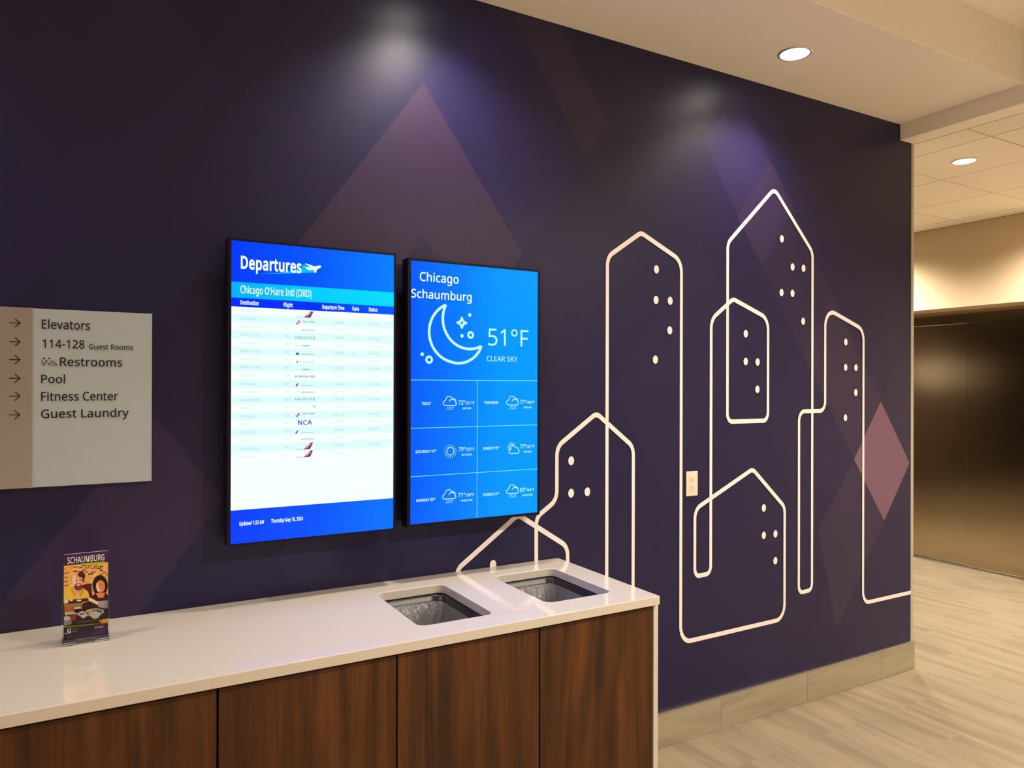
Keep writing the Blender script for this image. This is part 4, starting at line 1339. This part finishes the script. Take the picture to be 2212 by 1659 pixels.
class Cover(MB):
    """artwork in cover space: u 0..690 across, v 0..1310 down"""

    def px(self, X, Y):
        u = (X - 315) / 690
        v = (Y + 0.145 * (X - 315) - 180) / 1320
        return (BX0 + u * BW, BZ0 + BH * (1 - v))

    def P(self, pts, m, k):
        pts = [self.px(*p) for p in pts]
        pts = [(min(max(x, BX0), BX0 + BW), min(max(z, BZ0), BZ0 + BH)) for x, z in pts]
        self.poly(pts, BY - 0.0001 * k, K[m])

    def E(self, X, Y, rx, ry, m, k, rot=0):
        c, s = math.cos(rot), math.sin(rot)
        self.P([(X + rx * math.cos(a) * c - ry * math.sin(a) * s, Y + rx * math.cos(a) * s + ry * math.sin(a) * c)
                for a in [2 * math.pi * i / 26 for i in range(26)]], m, k)


c = Cover()
c.box(BX0, BX0 + BW, BY, BY + 0.004, BZ0, BZ0 + BH, K['white'])
c.rect(BX0, BX0 + BW, BZ0, BZ0 + BH, BY - 0.00005, K['tan'])
rb = random.Random(3)
for row in range(11):                                                # brick wall behind the diners
    yy = 330 + row * 32
    for q in range(8):
        xx = 320 + q * 92 + (row % 2) * 44
        if rb.random() < 0.82:
            wv = rb.uniform(48, 84)
            m = rb.choice(['brick', 'brickd', 'brickd', 'brick', 'sand'] if row < 5 else ['sand', 'yellowd', 'brick', 'amber'])
            sh = 0.145
            c.P([(xx, yy - sh * 0), (xx + wv, yy - sh * wv), (xx + wv, yy + 21 - sh * wv), (xx, yy + 21)], m, 1)
c.E(390, 400, 60, 50, 'amber', 2)
c.P([(315, 180), (1005, 80), (1005, 265), (315, 345)], 'purple', 3)
c.P([(330, 250), (960, 160), (960, 250), (330, 345)], 'deep', 4)
c.P([(570, 308), (700, 290), (950, 255), (955, 285), (760, 318), (640, 330), (580, 332)], 'lime', 5)
for k in range(8):
    c.P([(590 + 45 * k, 318 - 6 * k), (604 + 45 * k, 298 - 6 * k), (612 + 45 * k, 300 - 6 * k), (600 + 45 * k, 326 - 6 * k)], 'yellowd', 6)
# man in yellow shirt
c.P([(600, 640), (740, 610), (760, 860), (600, 860)], 'maroon', 2)
c.P([(320, 720), (400, 680), (450, 690), (620, 690), (690, 740), (725, 880), (560, 940), (320, 930)], 'yellow', 3)
c.P([(450, 690), (500, 790), (560, 800), (620, 690)], 'skin', 4)
c.P([(440, 690), (495, 800), (480, 830), (420, 720)], 'yellowd', 4)
c.P([(600, 700), (560, 800), (580, 830), (640, 710)], 'yellowd', 4)
c.E(535, 590, 82, 118, 'skin', 5, 0.1)
c.E(470, 570, 30, 90, 'skinl', 6, 0.05)
c.E(585, 480, 58, 42, 'hair', 6, 0.2)
c.P([(600, 480), (640, 490), (625, 600), (605, 590)], 'hair', 6)
c.E(540, 670, 66, 58, 'beard', 6, -0.1)
c.E(540, 640, 34, 12, 'skinl', 7, -0.15)
c.E(505, 570, 14, 7, 'beard', 7)
c.E(578, 560, 14, 7, 'beard', 7)
c.E(540, 600, 14, 20, 'skinl', 7)
# woman beside him
c.E(880, 640, 122, 165, 'black', 4)
c.P([(735, 820), (800, 770), (980, 760), (1005, 790), (1005, 890), (740, 880)], 'plum', 5)
c.P([(810, 760), (960, 750), (930, 830), (850, 835)], 'brown', 6)
c.E(885, 655, 72, 100, 'brown', 6, 0.05)
c.E(838, 665, 18, 70, 'brownl', 7, -0.1)
c.E(865, 712, 26, 10, 'white', 8, -0.1)
c.E(862, 630, 11, 6, 'black', 8)
c.E(915, 625, 11, 6, 'black', 8)
c.P([(840, 885), (1005, 870), (1005, 1000), (850, 980)], 'grey', 6)
# arms and ribs over the table
c.P([(315, 930), (420, 930), (560, 930), (720, 880), (860, 960), (1005, 980), (1005, 1240), (315, 1300)], 'dark', 2)
c.P([(320, 930), (600, 900), (600, 1010), (330, 1060)], 'olive', 3)
c.P([(340, 880), (700, 840), (720, 880), (560, 920), (350, 940)], 'maroon', 6)
c.P([(690, 830), (740, 840), (850, 900), (840, 945), (700, 880)], 'brownl', 7)
c.E(355, 900, 34, 28, 'skinl', 7)
c.E(550, 880, 36, 14, 'white', 7, -0.1)
c.E(430, 880, 30, 12, 'skinl', 7, -0.1)
c.P([(325, 980), (470, 960), (440, 1060), (325, 1080)], 'brick', 4)
c.E(780, 1062, 160, 60, 'bowl', 5, -0.12)
c.E(785, 1055, 130, 38, 'bowld', 6, -0.12)
c.E(720, 1050, 50, 26, 'amber', 7)
c.P([(480, 1000), (575, 990), (575, 1045), (490, 1055)], 'plum', 6)
c.P([(480, 995), (575, 985), (575, 1003), (482, 1012)], 'white', 7)
c.P([(700, 1080), (800, 1040), (900, 1080), (850, 1150), (780, 1165), (720, 1120)], 'white', 8)
c.P([(510, 1090), (600, 1040), (690, 1110), (620, 1160)], 'white', 7)
c.P([(540, 1095), (600, 1070), (640, 1090), (580, 1110)], 'olive', 8)
c.P([(330, 1070), (470, 1050), (520, 1090), (340, 1120)], 'bowl', 5)
c.E(370, 1160, 52, 36, 'white', 6)
c.P([(320, 1190), (430, 1180), (440, 1250), (320, 1280)], 'grey', 5)
c.P([(410, 1120), (520, 1100), (500, 1180), (440, 1200)], 'red', 6)
c.P([(850, 1190), (1005, 1150), (1005, 1225), (900, 1225)], 'amber', 6)
c.P([(520, 1215), (830, 1165), (840, 1180), (530, 1235)], 'greyd', 6)
# footer
c.P([(315, 1295), (1005, 1222), (1005, 1420), (315, 1520)], 'deep', 9)
c.P([(780, 1250), (1005, 1222), (1005, 1420), (800, 1420)], 'purple', 10)
c.P([(315, 1290), (1005, 1217), (1005, 1230), (315, 1304)], 'lime', 10)
c.E(395, 1350, 30, 32, 'cream', 10)
c.E(405, 1345, 14, 14, 'deep', 11)
c.P([(415, 1310), (430, 1308), (430, 1385), (380, 1395), (380, 1380), (414, 1372)], 'cream', 11)
c.P([(330, 1385), (370, 1380), (372, 1394), (336, 1400)], 'cream', 11)
for k in range(3):
    c.P([(442, 1312 + 24 * k), (545 - 12 * k, 1298 + 24 * k), (545 - 12 * k, 1310 + 24 * k), (442, 1325 + 24 * k)], 'greyd' if k < 2 else 'grey', 11)
tx0, tz = c.px(365, 330)
tx1, _ = c.px(945, 270)
c.text('SCHAUMBURG', tx0, tx1, tz + 0.0022, 0.0165, BY - 0.0012, K['cream'], bold=0.012)
a = c.px(795, 1312)
b = c.px(925, 1300)
c.text('Shops', a[0], b[0], a[1], 0.0050, BY - 0.0013, K['cream'], bold=0.02)
br = c.build('brochure')
# lean the leaflet back with the pocket
for v in br.data.vertices:
    v.co.y += (v.co.z - ZT) * lean
tag(br, 'printed visitor brochure with two diners on its cover, in the clear holder', 'brochure')
